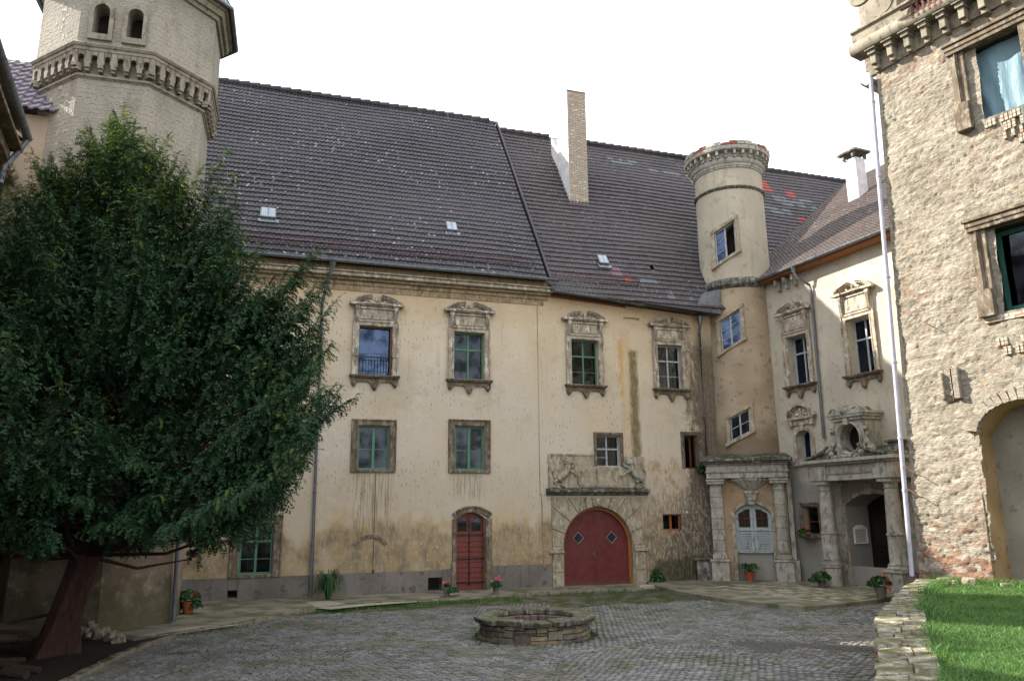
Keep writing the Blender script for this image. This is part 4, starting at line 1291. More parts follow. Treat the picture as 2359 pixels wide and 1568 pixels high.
b.prism([(.1, 1.93), (.5, 1.93), (.5, 2.4), (.25, 2.54), (.1, 2.56)], -1.52, -1.505)
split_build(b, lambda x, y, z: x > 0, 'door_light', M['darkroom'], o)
b = MB()
for x in (-.3, .3): b.tube([(x, -1.54, 1.93), (x, -1.54, 2.6)], .012, 5).tube([(x - .24, -1.54, 2.22), (x + .24, -1.54, 2.22)], .012, 5)
split_build(b, lambda x, y, z: x > 0, 'iron_bars', M['rust'], o)
MB().box(-2.05, -1.5, -1.9, -1.1, 0, .78).box(-2.1, -1.5, -1.95, -1.05, .78, .88).build('side_plinth', M['darkstone'], rt, bevel=.03)

# ================================================================== ENTRANCE WING
AZW = 155.6
wg = empty('entrance_wing', (10.04, 28.63, 0), AZW, label='pale plastered side wing with a sunlit upper wall, columned stone porch and brown tiled roof', cat='house')
cut = MB()
cut.box(.45, 1.42, -1, 1, 6.92, 8.72).box(3.24, 4.2, -1, 1, 6.87, 8.75)
cut.prism(archpts(.5, 1.2, 4.16, 5.1, 5.33), -1, 1)
cut.box(.46, 1.18, -1, 1, 1.65, 2.62)
cut.prism(archpts(2.42, 4.62, -.3, 2.62, 3.02), -1, 1.5)
MB().prism([(-3, -.3), (8, -.3), (8, 11.1), (-3, 11.1)], 0, 1.05).build('wall', M['wing'], wg, cut=cut)
MB().box(-3, 8, 5.5, 5.6, -.3, 11).box(-3, 8, 1.1, 5.4, 3.4, 3.5).box(-3, 8, 1.1, 5.4, 6.2, 6.3).box(7.9, 8, .62, 14, -.3, 11).build('inner_wall', M['darkroom'], wg)
for (x0, x1, z0, z1, c) in ((.45, 1.42, 6.92, 8.72, .93), (3.24, 4.2, 6.87, 8.75, 3.72)):
    m = (x0 + x1) / 2
    sash(wg, 'grey', x0, x1, z0, z1, .3, (m,), (z0 + 1.2,), .05, .028, .018, curtain=[(x0 + .08, m - .05, z0 + .05, z0 + 1.15, 'curtain'), (m + .05, x1 - .08, z0 + .05, z0 + 1.15, 'curtain')], glass='glassblue')
    aedicule(wg, c, x1 - x0, z0, z1, z1 + 1.28, 'trim', s=1.0)
# little arched niche window
sash(wg, 'grey', .5, 1.2, 4.16, 5.33, .28, (.85,), (), .05, .025, arch=5.1, glass='glassblue')
b = MB()
b.box(.36, .5, -.06, .02, 4.16, 5.15).box(1.2, 1.34, -.06, .02, 4.16, 5.15).box(.3, 1.4, -.1, .02, 4.04, 4.15)
r = (.42 ** 2 + .24 ** 2) / (2 * .24)
a_ = math.degrees(math.asin(.42 / r))
b.arc(.85, 5.4 - r, r - .1, r, 90 - a_, 90 + a_, -.07, .02)
b.box(.79, .91, -.13, .02, 5.26, 5.5)
o = b.build('window_surround', M['trim'], wg, bevel=.008)
b = MB()
b.box(.28, 1.42, -.06, .02, 5.48, 5.68).box(.26, .42, -.14, .0, 5.45, 5.68).box(1.28, 1.44, -.14, 0, 5.45, 5.68)
b.box(.2, 1.5, -.17, .02, 5.68, 5.76)
W, hh = .7, .5; r = (W * W + hh * hh) / (2 * hh); a = math.degrees(math.asin((r - hh) / r))
b.arc(.85, 5.76 + hh - r, r - .1, r, a, 180 - a, -.2, .02)
b.arc(.85, 5.76 + hh - r, r - .15, r - .1, a, 180 - a, -.12, .02)
b.prism([(.3, 5.76), (1.4, 5.76), (1.25, 6.02), (.85, 6.2), (.45, 6.02)], -.05, .02)
b.ball((.85, -.09, 5.98), .07, .8, .8, 1.7)
b.ball((.66, -.07, 5.85), .07, 1.6, .7, .8); b.ball((1.04, -.07, 5.85), .07, 1.6, .7, .8)
b.build('pediment', M['trim'], o, bevel=.006)
# ground floor window with flower box
sash(wg, 'orange', .46, 1.18, 1.65, 2.62, .22, (.98,), (), .05, .03, .02, [(.5, .96, 2.1)], curtain=[(1.02, 1.14, 1.7, 2.6, 'curtain')])
plainframe(wg, .46, 1.18, 1.65, 2.62, .15, 'trimdark', sill=True, pr=.02)
# main entrance: deep reveal, dark leaf
o = MB().prism(archpts(2.44, 4.6, .1, 2.62, 3.0), .95, 1.02).build('entrance_door', M['darkdoor'], wg)
b = MB()
for x0, x1 in ((2.6, 3.38), (3.54, 4.32)):
    for z0, z1 in ((.3, .75), (.95, 1.1), (1.3, 2.3)):
        b.box(x0, x1, .92, .955, z0, z1).box(x0 + .08, x1 - .08, .9, .93, z0 + .06, z1 - .06)
b.box(3.42, 3.5, .9, .955, .12, 2.95).box(2.5, 4.4, .91, .955, 1.14, 1.2)
b.build('door_panel', M['darkdoor'], o, bevel=.008)
b = MB()
o_, i_ = archpts(2.3, 4.74, .1, 2.66, 3.16, 20), archpts(2.42, 4.62, .1, 2.62, 3.02, 20)
n = len(o_)
for i in range(1, n):
    j = (i + 1) % n
    b.hexa([(i_[i][0], -.07, i_[i][1]), (i_[j][0], -.07, i_[j][1]), (o_[j][0], -.07, o_[j][1]), (o_[i][0], -.07, o_[i][1])],
           [(i_[i][0], .02, i_[i][1]), (i_[j][0], .02, i_[j][1]), (o_[j][0], .02, o_[j][1]), (o_[i][0], .02, o_[i][1])])
b.box(3.32, 3.6, -.14, .02, 2.98, 3.3)
b.build('door_surround', M['gatestone'], wg, bevel=.01)
# stone porch
F = -.72                                            # front plane of the columns
XL, XR = 2.28, 4.86
MB().box(2.3, 4.8, -.35, 1.2, -.1, .13).build('threshold', M['flag'], wg)
po = MB().box(1.96, 5.2, F - .24, 0, 3.42, 3.62).box(1.92, 5.24, F - .28, 0, 3.622, 3.66).box(1.96, 5.2, F - .24, 0, 3.662, 3.92)
po.box(1.9, 2.66, F - .32, 0, 3.43, 3.915).box(4.5, 5.26, F - .32, 0, 3.43, 3.915)
porch = po.build('porch', M['portal'], wg, bevel=.012)
b = MB().box(1.84, 5.32, F - .38, 0, 3.922, 3.99).box(1.74, 5.42, F - .48, 0, 3.992, 4.1)
b.build('porch_cornice', M['portal'], porch, bevel=.015)
OC = 3.55
# mossy sloping half gables
b = MB()
b.hexa([(1.78, F - .46, 4.105), (2.9, F - .46, 4.105), (2.9, 0, 4.105), (1.78, 0, 4.105)], [(1.9, F - .3, 4.16), (2.9, F - .3, 4.34), (2.9, 0, 4.5), (1.93, 0, 4.3)])
b.hexa([(4.2, F - .46, 4.105), (5.38, F - .46, 4.105), (5.38, 0, 4.105), (4.2, 0, 4.105)], [(4.2, F - .3, 4.34), (5.3, F - .3, 4.16), (5.3, 0, 4.3), (4.2, 0, 4.5)])
b.box(4.82, 5.22, F + .1, 0, 4.2, 4.5).box(4.75, 5.3, F + .05, 0, 4.5, 4.58)
b.tube([(2.0, F - .44, 4.16), (2.4, F - .44, 4.22), (2.75, F - .42, 4.36), (2.95, F - .4, 4.5)], .06, 8)
b.tube([(4.15, F - .4, 4.5), (4.4, F - .42, 4.36), (4.8, F - .44, 4.22), (5.2, F - .44, 4.16)], .06, 8)
b.build('half_gable', M['darkstone'], porch, bevel=.02)
oy = F - .05
n = 40
cutO = MB()
cutO.add([(OC + .42 * math.cos(2 * math.pi * i / 32), y, 4.74 + .45 * math.sin(2 * math.pi * i / 32)) for y in (-3, -.28) for i in range(32)],
         [tuple(range(32)), tuple(range(32, 64))] + [(i, (i + 1) % 32, 32 + (i + 1) % 32, 32 + i) for i in range(32)])
b = MB().box(OC - .56, OC + .58, oy, 0, 4.102, 5.3)
b.build('oval_block', M['portal'], porch, cut=cutO)
vs, fs = [], []
for k_, (rx, y) in enumerate(((.52, oy), (.51, oy - .08), (.47, oy - .1), (.43, oy - .05), (.41, oy + .02))):
    for i in range(n):
        t = 2 * math.pi * i / n
        vs.append((OC + rx * math.cos(t), y, 4.74 + (rx + .03) * math.sin(t)))
for k_ in range(4):
    for i in range(n): fs.append((k_ * n + i, k_ * n + (i + 1) % n, (k_ + 1) * n + (i + 1) % n, (k_ + 1) * n + i))
MB().add(vs, fs).build('oval_frame', M['portal'], porch, smooth=True)
MB().add([(OC + .44 * math.cos(2 * math.pi * i / 32), -.3, 4.74 + .47 * math.sin(2 * math.pi * i / 32)) for i in range(32)], [tuple(range(32))]).build('oval_glass', M['darkdoor'], porch)
b = MB()
b.box(OC - .64, OC + .66, oy - .08, 0, 5.302, 5.4).box(OC - .7, OC + .72, oy - .14, 0, 5.4, 5.48)
b.prism([(OC - .74, 5.48), (OC + .76, 5.48), (OC + .76, 5.56), (OC + .34, 5.64), (OC + .2, 5.78), (OC - .2, 5.78), (OC - .34, 5.64), (OC - .74, 5.56)], oy - .16, 0)
b.ball((OC, oy - .14, 5.64), .16, 1.2, .6, .8)
b.tube([(OC - .66, oy - .12, 5.58), (OC - .48, oy - .14, 5.72), (OC - .28, oy - .12, 5.66)], .05, 8).tube([(OC + .66, oy - .12, 5.58), (OC + .48, oy - .14, 5.72), (OC + .28, oy - .12, 5.66)], .05, 8)
b.box(OC - .09, OC + .09, oy - .15, oy, 5.16, 5.38)
b.build('oval_pediment', M['portal'], porch, bevel=.02)
b = MB()
for sg in (-1, 1):
    b.tube([(OC + sg * .6, oy + .1, 5.2), (OC + sg * .72, oy + .06, 4.95), (OC + sg * .62, oy + .06, 4.72), (OC + sg * .78, oy + .02, 4.45), (OC + sg * .98, oy, 4.3)], [.06, .09, .07, .1, .08], 10)
    for (dx, z, r_) in ((.68, 5.02, .09), (.7, 4.58, .1), (.96, 4.36, .11), (.6, 4.26, .1), (.42, 4.16, .08), (.8, 4.2, .09)): b.ball((OC + sg * dx, oy - .04 - .2 * (z < 4.4), z), r_, 1, .7, 1)
b.ball((OC, F - .34, 4.17), .1, 1.8, .6, .7)
for i in range(7): b.ball((OC - .55 + i * .18, F - .3, 4.14 + .03 * math.sin(i * 2)), .06, 1, .8, 1)
b.build('scrollwork', M['portal'], porch, smooth=True)
def porch_col(x, sq):
    b = MB()
    if sq: b.box(x - .3, x + .3, F - .3, F + .3, .1, .68).box(x - .35, x + .35, F - .35, F + .35, .682, .76)
    else: b.lathe([(.29, .1), (.29, .66), (.33, .7), (.33, .76)], x, F, 28)
    b.lathe([(.34, .762), (.35, .8), (.31, .86), (.32, .9), (.27, .94), (.255, 1.0), (.255, 1.72), (.28, 1.75), (.28, 1.8), (.24, 1.82), (.215, 2.6), (.195, 3.1), (.22, 3.13), (.19, 3.17), (.19, 3.24), (.26, 3.32)], x, F, 28)
    b.box(x - .27, x + .27, F - .27, F + .27, 3.322, 3.42)
    return b.build('porch_column', M['portal'], porch, smooth=True)
porch_col(XL, False); porch_col(XR, True)
b = MB()
for x in (XL - .08, XR + .02):
    b.box(x - .14, x + .14, -.14, .01, .1, 3.42).box(x - .2, x + .2, -.2, .01, .1, .75).box(x - .17, x + .17, -.17, .01, 1.7, 1.8).box(x - .2, x + .2, -.18, .01, 3.3, 3.4)
split_build(b, lambda x, y, z: x > 3.5, 'pilaster', M['portal'], porch, bevel=.01)
MB().box(-3, 8, -.05, .01, -.2, .72).build('plinth', M['wing'], wg)
# eaves, gutter, roof
rise, run = 8.4, 11.9
WD = Vector((0, run, rise)).normalized()
WL = math.hypot(run, rise)
tiles('roof', [M['roofW']], wg, (0, -.42, 11.2), UX, WD, -16, 8, 0, WL, tw=.17, rh=.17, amp=.012, lift=.022)
MB().add([(-16, -.4, 11.17), (8, -.4, 11.17), (8, 11.5, 19.55), (-16, 11.5, 19.55)], [(0, 1, 2, 3)]).add([(8, -.4, 11.17), (8, 11.5, 19.55), (8, 23, 11.17)], [(0, 1, 2)]).add(
    [(-16, 11.5, 19.55), (8, 11.5, 19.55), (8, 23, 11.17), (-16, 23, 11.17)], [(0, 1, 2, 3)]).build('roof_underlay', M['roofW'], wg)
MB().box(-1.5, 8, -.4, .02, 11.0, 11.06).box(-1.5, 8, -.42, -.38, 11.0, 11.15).build('eaves_board', M['raft'], wg)
b = MB()
for i in range(3):
    x = .35 + i * .42
    b.box(x - .05, x + .05, -.3, 0, 10.75, 10.98).box(x - .05, x + .05, -.18, 0, 10.55, 10.76)
split_build(b, lambda x, y, z: round((x - .35) / .42), 'corbel', M['portal'], wg, bevel=.015)
gutter(wg, (-.4, -.52, 11.14), (8, -.52, 11.2))
downpipe(wg, [(1.55, -.5, 10.95), (1.62, -.4, 10.7), (1.85, -.1, 10.4), (1.88, -.08, 10.2), (1.82, -.08, 4.9)], .05, 'pipe', clamps=(9.4, 8, 6.4, 5.3))
b = MB().box(-1.42, -.82, 6.1, 6.7, 15, 17.75)
ch = b.build('chimney', M['litplaster'], wg)
b = MB().box(-1.62, -.62, 5.9, 6.9, 18.0, 18.1)
for x in (-1.38, -.86):
    for y in (6.05, 6.75): b.box(x - .06, x + .06, y - .06, y + .06, 17.75, 18.0)
b.tube([(-1.1, 6.4, 18.1), (-1.1, 6.4, 18.4)], .05, 6)
b.build('chimney_hood', M['darkstone'], ch, bevel=.01)
# valley flashing strip
MB().box(.0, .02, 0, .02, 11, 11.02)

# ================================================================== STONE BUILDING, RIGHT
AZS = 147.0
sb = empty('rubble_house', (9.17, 18.37, 0), AZS, label='tall sunlit rubble stone house with heavy bracketed cornice at the right edge', cat='house')
def in_arch(u, z):
    if not (1.66 + .02 * math.sin(z * 9) < u < 3.76): return False
    if z < 4.05: return True
    return (u - 2.71) ** 2 / 1.05 ** 2 + (z - 4.05) ** 2 / .68 ** 2 < 1
BT = .45 / 12
holes = [(2.6, 3.75, 11.02, 12.82), (2.5, 4.0, 6.6, 8.5), (1.16, 1.32, 4.87, 5.6)]
step = .035
nu, nz = int(5.5 / step), int((13.62 - .55) / step)
idx = -np.ones((nu + 1, nz + 1), dtype=int)
V, F = [], []
def hgt(u, z):
    p = Vector((u * 1.0, 0, z * 1.0))
    h = .05 * noise.noise(Vector((u * .9, 3, z * .9)))
    h += .03 * noise.noise(Vector((u * 2.6, 1, z * 5.5)))
    w_ = .15 * noise.noise(Vector((u * 2, z * 2, 11)))
    c1 = noise.cell_vector(Vector((0, 0, 0))) if False else None
    r1 = abs(noise.noise(Vector((u * 4.5 + 1.2 * z + w_ * 4, 5, z * 9 - 1.5 * u))))
    h -= .028 * max(0, .13 - r1) / .13
    r2 = abs(noise.noise(Vector((u * 9 + w_ * 9, 9, z * 15 + 3 * u))))
    h -= .016 * max(0, .15 - r2) / .15
    h += .014 * noise.noise(Vector((u * 13, 7, z * 20)))
    return h * (1.25 if z < 2.6 else 1)
for i in range(nu + 1):
    for j in range(nz + 1):
        u, z = i * step, .55 + j * step
        if z > 13.3 and False: continue
        idx[i, j] = len(V)
        V.append((u + BT * (z - 1) * (1 - u / 5.5) + .02 * noise.noise(Vector((z * 3, u * 3, 0))), -hgt(u, z) - .02, z))
def blocked(u, z):
    return in_arch(u, z) or any(a < u < c and d < z < e_ for a, c, d, e_ in holes)
for i in range(nu):
    for j in range(nz):
        if blocked((i + .5) * step, .55 + (j + .5) * step): continue
        F.append((idx[i, j], idx[i + 1, j], idx[i + 1, j + 1], idx[i, j + 1]))
me = np_mesh('wall', V, F, smooth=True)
obj('wall', me, M['rubble'], sb)
MB().hexa([(-.03, -.02, -.3), (.05, -.02, -.3), (.05, 10, -.3), (-.03, 10, -.3)], [(.46, -.02, 13.6), (.54, -.02, 13.6), (.54, 10, 13.6), (.46, 10, 13.6)]).box(5.44, 5.5, .1, 10, -.3, 13.6).box(0, 5.5, 9.9, 10, -.3, 13.6).box(0, 5.5, 0, 10, 17.2, 17.3).box(0.05, 5.45, .2, .25, 13.7, 17.2).build('side_wall', M['rubble'], sb)
# arch niche
b = MB()
pts = archpts(1.62, 3.8, .3, 4.05, 4.73, 20)
n = len(pts)
b.add([(x, -.03, z) for x, z in pts] + [(x, .75, z) for x, z in pts], [(i, (i + 1) % n, n + (i + 1) % n, n + i) for i in range(n)])
b.build('blind_arch', M['niche'], sb)
MB().add([(x, .75, z) for x, z in pts], [tuple(range(n))]).build('arch_infill', M['nicheback'], sb)
b = MB()
for i in range(19):                                  # ragged brick ring
    t = R(168 - i * 8.6)
    x, z = 2.71 + 1.12 * math.cos(t), 4.05 + .78 * math.sin(t)
    Mx = Matrix.Translation((x, 0, z)) @ Matrix.Rotation(-(t - math.pi / 2), 4, 'Y')
    b.box(-.072, .072, -.06 - .03 * random.random(), .05, -.12, .12 + .04 * random.random(), Mx)
b.build('arch_brick', M['rubble'], sb, bevel=.01)
MB().add([(1.14, -.02, 4.85), (1.34, -.02, 4.85), (1.34, -.02, 5.62), (1.14, -.02, 5.62), (1.14, .3, 4.85), (1.34, .3, 4.85), (1.34, .3, 5.62), (1.14, .3, 5.62)],
    [(0, 1, 5, 4), (1, 2, 6, 5), (2, 3, 7, 6), (3, 0, 4, 7), (4, 5, 6, 7)]).build('slit_recess', M['niche'], sb)
MB().box(1.36, 1.5, -.12, 0, 4.88, 5.58).box(1.05, 1.14, -.1, 0, 4.9, 5.5).build('slit_jamb', M['rubble'], sb, bevel=.02)
def bigwin(x0, x1, z0, z1, lintel, sill_to):
    b = MB()
    b.box(x0 - .32, x0 - .14, -.15, .3, z0 + .55, z1).box(x0 - .14, x0 - .02, -.11, .3, z0 + .55, z1).box(x0 - .2, x0 - .17, -.18, -.1, z0 + .55, z1)
    b.box(x0 - .36, x0 - .02, -.19, .3, sill_to, z0 + .55)
    b.box(x1 + .02, x1 + .32, -.15, .3, z0, z1)
    b.box(x0 - .36, x1 + .36, -.2, .3, z1, z1 + lintel)
    if lintel > .2: b.box(x0 - .42, x1 + .42, -.26, .1, z1 + lintel - .08, z1 + lintel).box(x0 - .38, x1 + .38, -.23, .1, z1 + lintel - .2, z1 + lintel - .12)
    o = b.build('window_surround', M['trimdark'], sb, bevel=.012)
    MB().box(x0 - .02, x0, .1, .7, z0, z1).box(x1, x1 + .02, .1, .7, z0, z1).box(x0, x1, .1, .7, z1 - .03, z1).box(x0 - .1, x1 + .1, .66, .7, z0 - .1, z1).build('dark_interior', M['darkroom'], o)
    return o
bigwin(2.6, 3.75, 11.02, 12.82, .3, 10.9)
# sheet of turquoise fabric pinned inside the top window
vs, fs = [], []
nn = 28
for i in range(nn + 1):
    for j in range(nn + 1):
        u, v = i / nn, j / nn
        x = 2.6 + 1.15 * u; z = 11.0 + 1.82 * v
        y = .24 + .018 * math.sin((u - .35 * (1 - v)) * 26 * (.4 + .6 * (1 - v))) * (1 - .3 * v) + .02 * noise.noise(Vector((u * 5, v * 5, 0)))
        vs.append((x, y, z))
for i in range(nn):
    for j in range(nn): fs.append((i * (nn + 1) + j, (i + 1) * (nn + 1) + j, (i + 1) * (nn + 1) + j + 1, i * (nn + 1) + j + 1))
sh = MB().add(vs, fs).build('window_sheet', M['sheet'], sb, smooth=True)
b = MB()
for rrow in range(4):
    for i in range(14):
        x = 2.62 + i * .085 + (rrow % 2) * .04
        if x < 2.72 + rrow * .2 or noise.noise(Vector((i * .9, rrow * 1.7, 3))) < -.1: continue
        b.box(x, x + .068, -.07 - .02 * random.random(), .05, 10.98 - (rrow + 1) * .2, 10.98 - rrow * .2 - .015)
b.build('brick_sill', M['brick'], sb, bevel=.006)
b = MB()
for rrow in range(2):
    for i in range(12):
        x = 2.3 + i * .08 + rrow * .12
        if random.random() < .25: continue
        b.box(x, x + .062, -.065 - .02 * random.random(), .03, 5.88 - rrow * .2, 6.05 - rrow * .2)
b.build('brick_patch', M['brick'], sb, bevel=.006)
bigwin(2.5, 4.0, 6.6, 8.5, .3, 6.55)
sash(sb, 'greendk', 2.52, 3.98, 6.66, 8.46, .28, (3.25,), (), .1, .06)
MB().box(2.2, 4.3, -.08, .1, 6.42, 6.56).build('brick_sill', M['brick'], sb, bevel=.01)
o = MB().box(3.66, 3.7, -.3, -.1, 9.7, 10.85).build('window_shutter', M['greendk'], sb)
MB().box(3.67, 3.72, -.34, -.06, 9.75, 10.8).build('shutter_board', M['greendk'], o)
# cornice, brackets, balcony plinth, scroll
b = MB()
b.prism([(.45, 13.38), (2.35, 13.5), (2.35, 13.9), (.45, 13.9)], -.06, .2).box(2.35, 5.5, -.06, .2, 13.5, 13.9)
b.box(-.1, 5.5, -.1, .2, 13.34, 13.40) if False else None
b.build('frieze', M['octcorn'], sb)
b = MB()
for i in range(9):
    x = .56 + i * .44
    b.box(x - .07, x + .07, -.3, .0, 13.52, 13.78).box(x - .1, x + .1, -.36, 0, 13.78, 13.88).box(x - .14, x + .14, -.42, 0, 13.88, 13.93)
    b.prism([(x - .07, 13.42), (x + .07, 13.42), (x + .07, 13.52), (x - .07, 13.52)], -.2, 0)
for k_ in range(2): b.box(.15, .45, .15 + k_ * .3, .29 + k_ * .3, 13.5, 13.8)
split_build(b, lambda x, y, z: round((x - .56) / .44) if x > .45 else (-5 if y < .35 else -6), 'bracket', M['octcorn'], sb, bevel=.012)
b = MB()
vs, fs = [], []
prof = [(.0, 13.93), (-.44, 13.93), (-.48, 13.98), (-.5, 14.08), (-.46, 14.2), (-.38, 14.28), (-.3, 14.3), (-.3, 14.58), (-.36, 14.6), (-.36, 14.66), (.2, 14.68)]
ends = (.06, 5.5)
for x in ends:
    for y, z in prof: vs.append((x + (0 if x > 0 else (y + .5) * .4), y, z))
np_ = len(prof)
fs = [(i, i + 1, np_ + i + 1, np_ + i) for i in range(np_ - 1)] + [tuple(range(np_)), tuple(range(np_, 2 * np_))]
b.add(vs, fs).build('cornice', M['octcorn'], sb, smooth=True)
b = MB().lathe([(.001, -.4), (.34, -.4), (.36, -.37), (.36, -.34), (.3, -.34), (.29, -.37), (.2, -.37), (.19, -.34), (.15, -.34), (.14, -.37), (.001, -.37)], 0, 0, 32, Matrix.Translation((.9, -.7, 15.06)) @ Matrix.Rotation(R(90), 4, 'X') @ Matrix.Scale(-1, 4, (0, 0, 1)))
b.lathe([(.36, -.3), (.36, .3)], 0, 0, 32, Matrix.Translation((.9, 0, 15.06)) @ Matrix.Rotation(R(90), 4, 'X'))
b.prism([(.5, 14.68), (1.3, 14.68), (1.37, 15.1), (1.15, 15.2), (.9, 15.4), (.65, 15.3), (.5, 15.0)], -.28, .2)
b.build('scroll', M['octcorn'], sb, smooth=True)
b = MB().box(1.2, 5.5, -.12, .2, 14.68, 17.2).box(1.6, 3.2, -.2, -.12, 15.0, 17.0)
b.build('upper_wall', M['octcorn'], sb)
b = MB()
for i in range(13):
    x = 1.75 + i * .135
    b.box(x, x + .05, -.5, -.46, 14.02, 14.38).box(x, x + .05, -.5, -.3, 14.38, 14.42)
b.box(1.5, 3.6, -.49, -.45, 14.12, 14.15).box(1.5, 3.6, -.5, -.44, 14.38, 14.42)
b.build('rusty_grating', M['rust'], sb)
b = MB().tube([(.34, -.12, 13.3), (.2, -.12, 9.5), (-.1, -.12, 1.02)], .052, 12)
for z in (12.6, 10.6, 8.0, 5.9, 4.1, 2.9): b.tube([(-.1 + (z - 1) * .0355, -.12, z), (-.1 + (z - 1) * .0355, -.12, z + .05)], .064, 12).box(-.1 + (z - 1) * .0355 - .012, -.1 + (z - 1) * .0355 + .012, -.12, .02, z + .01, z + .035)
b.build('downpipe', M['pipewhite'], sb, smooth=True)
b = MB()
for z in (3.45, 2.95): b.tube([(-.1, -.12, z), (.1, -.2, z), (.35, -.25, z - .16)], .012, 5)
b.tube([(.85, -.05, 6.75), (1.05, -.22, 6.62)], .01, 5)
split_build(b, lambda x, y, z: round(z * 2), 'pipe_holder', M['rust'], sb)
gutter(sb, (.1, 1.6, 13.36), (.2, -.1, 13.3), .16)

# ================================================================== OCTAGONAL TOWER
ot = empty('octagonal_tower', (-10.52, 19.62, 0), 74.15, label='grey brown octagonal tower with an arcaded cornice and paired arched openings', cat='tower')
def octp(r, k0=0):
    return [(r * math.cos(R(22.5 + 45 * k)), r * math.sin(R(22.5 + 45 * k))) for k in range(8)]
def octprism(b, r0, z0, r1, z1):
    return b.hexa([(x, y, z0) for x, y in octp(r0)], [(x, y, z1) for x, y in octp(r1)])
cut = MB()
cut.prism(archpts(-.56, -.2, 14.36, 15.02, 15.2), -3, -1.2).prism(archpts(.22, .58, 14.36, 15.02, 15.2), -3, -1.2)
octprism(MB(), 2.3, -.3, 2.12, 13.4).build('lower_shaft', M['towerup'], ot)
octprism(MB(), 2.31, 14.05, 2.3, 16.4).build('upper_shaft', M['towerup'], ot, cut=cut)
octprism(MB(), 2.42, -.3, 2.34, 1.95).build('tower_foot', M['towerfoot'], ot)
for sh_ in (0,):
    b = MB()
    for x0, x1 in ((-.66, -.1), (.12, .68)):
        o_, i_ = archpts(x0, x1, 14.2, 15.02, 15.3), archpts(x0 + .1, x1 - .1, 14.36, 15.02, 15.2)
        n = len(o_); ya = 2.12
        for i in range(n):
            j = (i + 1) % n
            b.hexa([(i_[i][0], -2.21, i_[i][1]), (i_[j][0], -2.21, i_[j][1]), (o_[j][0], -2.21, o_[j][1]), (o_[i][0], -2.21, o_[i][1])],
                   [(i_[i][0], -2.1, i_[i][1]), (i_[j][0], -2.1, i_[j][1]), (o_[j][0], -2.1, o_[j][1]), (o_[i][0], -2.1, o_[i][1])])
    b.build('window_surround', M['octcorn'], ot)
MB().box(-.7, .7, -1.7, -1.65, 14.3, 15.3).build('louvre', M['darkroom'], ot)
# arcaded cornice, face by face
cb = MB()
octprism(cb, 2.12, 13.2, 2.18, 13.25); octprism(cb, 2.2, 13.251, 2.2, 13.31); octprism(cb, 2.11, 13.31, 2.11, 13.9)
octprism(cb, 2.36, 13.88, 2.37, 13.97); octprism(cb, 2.4, 13.971, 2.44, 14.03); octprism(cb, 2.44, 14.031, 2.35, 14.1)
cb.build('cornice', M['octcorn'], ot)
ab = MB()
side = 2 * 2.34 * math.sin(R(22.5))
ap = 2.34 * math.cos(R(22.5))
NA = 6
for kf in range(8):
    Mx = Matrix.Rotation(R(45 * kf), 4, 'Z')
    q = MB()
    p_ = side / NA
    for i in range(NA):
        xc = -side / 2 + p_ * (i + .5)
        rad = .085
        zs = 13.68
        n = 8
        # spandrel plate with a round-headed notch
        outl = [(xc - p_ / 2, 13.53), (xc - rad, 13.53), (xc - rad * .72, 13.57)] + [(xc - rad * 1.05 * math.cos(math.pi * (j / n) * 1.0), zs + rad * 1.05 * math.sin(math.pi * j / n)) for j in range(n + 1)] + [(xc + rad * .72, 13.57), (xc + rad, 13.53), (xc + p_ / 2, 13.53)]
        L_ = [p for p in outl]
        for a_, c_ in zip(L_[:-1], L_[1:]):
            if abs(a_[0] - c_[0]) < 1e-5: continue
            q.add([(a_[0], -ap, a_[1]), (c_[0], -ap, c_[1]), (c_[0], -ap, 13.88), (a_[0], -ap, 13.88)], [(0, 1, 2, 3)])
            q.add([(a_[0], -ap, a_[1]), (c_[0], -ap, c_[1]), (c_[0], -ap + .14, c_[1]), (a_[0], -ap + .14, a_[1])], [(0, 1, 2, 3)])
    for i in range(NA + 1):
        xc = -side / 2 + p_ * i
        w_ = .06
        q.box(xc - w_, xc + w_, -ap + .0, -ap + .2, 13.43, 13.53).box(xc - w_ * .8, xc + w_ * .8, -ap + .05, -ap + .2, 13.36, 13.43)
    ab.add([Mx @ Vector(p) for p in q.v], q.f)
ab.build('arcade', M['octcorn'], ot)
eb = MB()
octprism(eb, 2.38, 16.05, 2.42, 16.15); octprism(eb, 2.5, 16.151, 2.56, 16.3); octprism(eb, 2.62, 16.301, 2.66, 16.42)
eb.build('eaves', M['octcorn'], ot)
octprism(MB(), 2.78, 16.42, 1.9, 18.0).build('roof', M['roofA'], ot)
octprism(MB(), 1.9, 18.0, .9, 20.2).build('roof_top', M['roofA'], ot)
gb = MB()
for kf in range(8):
    p, q = octp(2.76)[kf], octp(2.76)[(kf + 1) % 8]
    gb.tube([(p[0], p[1], 16.4), (q[0], q[1], 16.4)], .06, 8)
gb.build('gutter', M['zinc'], ot)
MB().tube([(2.52, .95 - 2.0, 3.0), (2.36, -1.12, .3)], .05, 8)
b = MB().tube([(2.16, -1.0, 8.0), (2.22, -1.02, 4.0), (2.3, -1.05, .1)], .05, 10)
b.build('downpipe', M['pipe'], ot, smooth=True)

# ================================================================== LEFT HOUSE
lh = empty('gabled_house', (-11.2, 16.6, 0), 155.6, label='yellowed plaster house with grey gutter at the left edge, mostly behind the yew', cat='house')
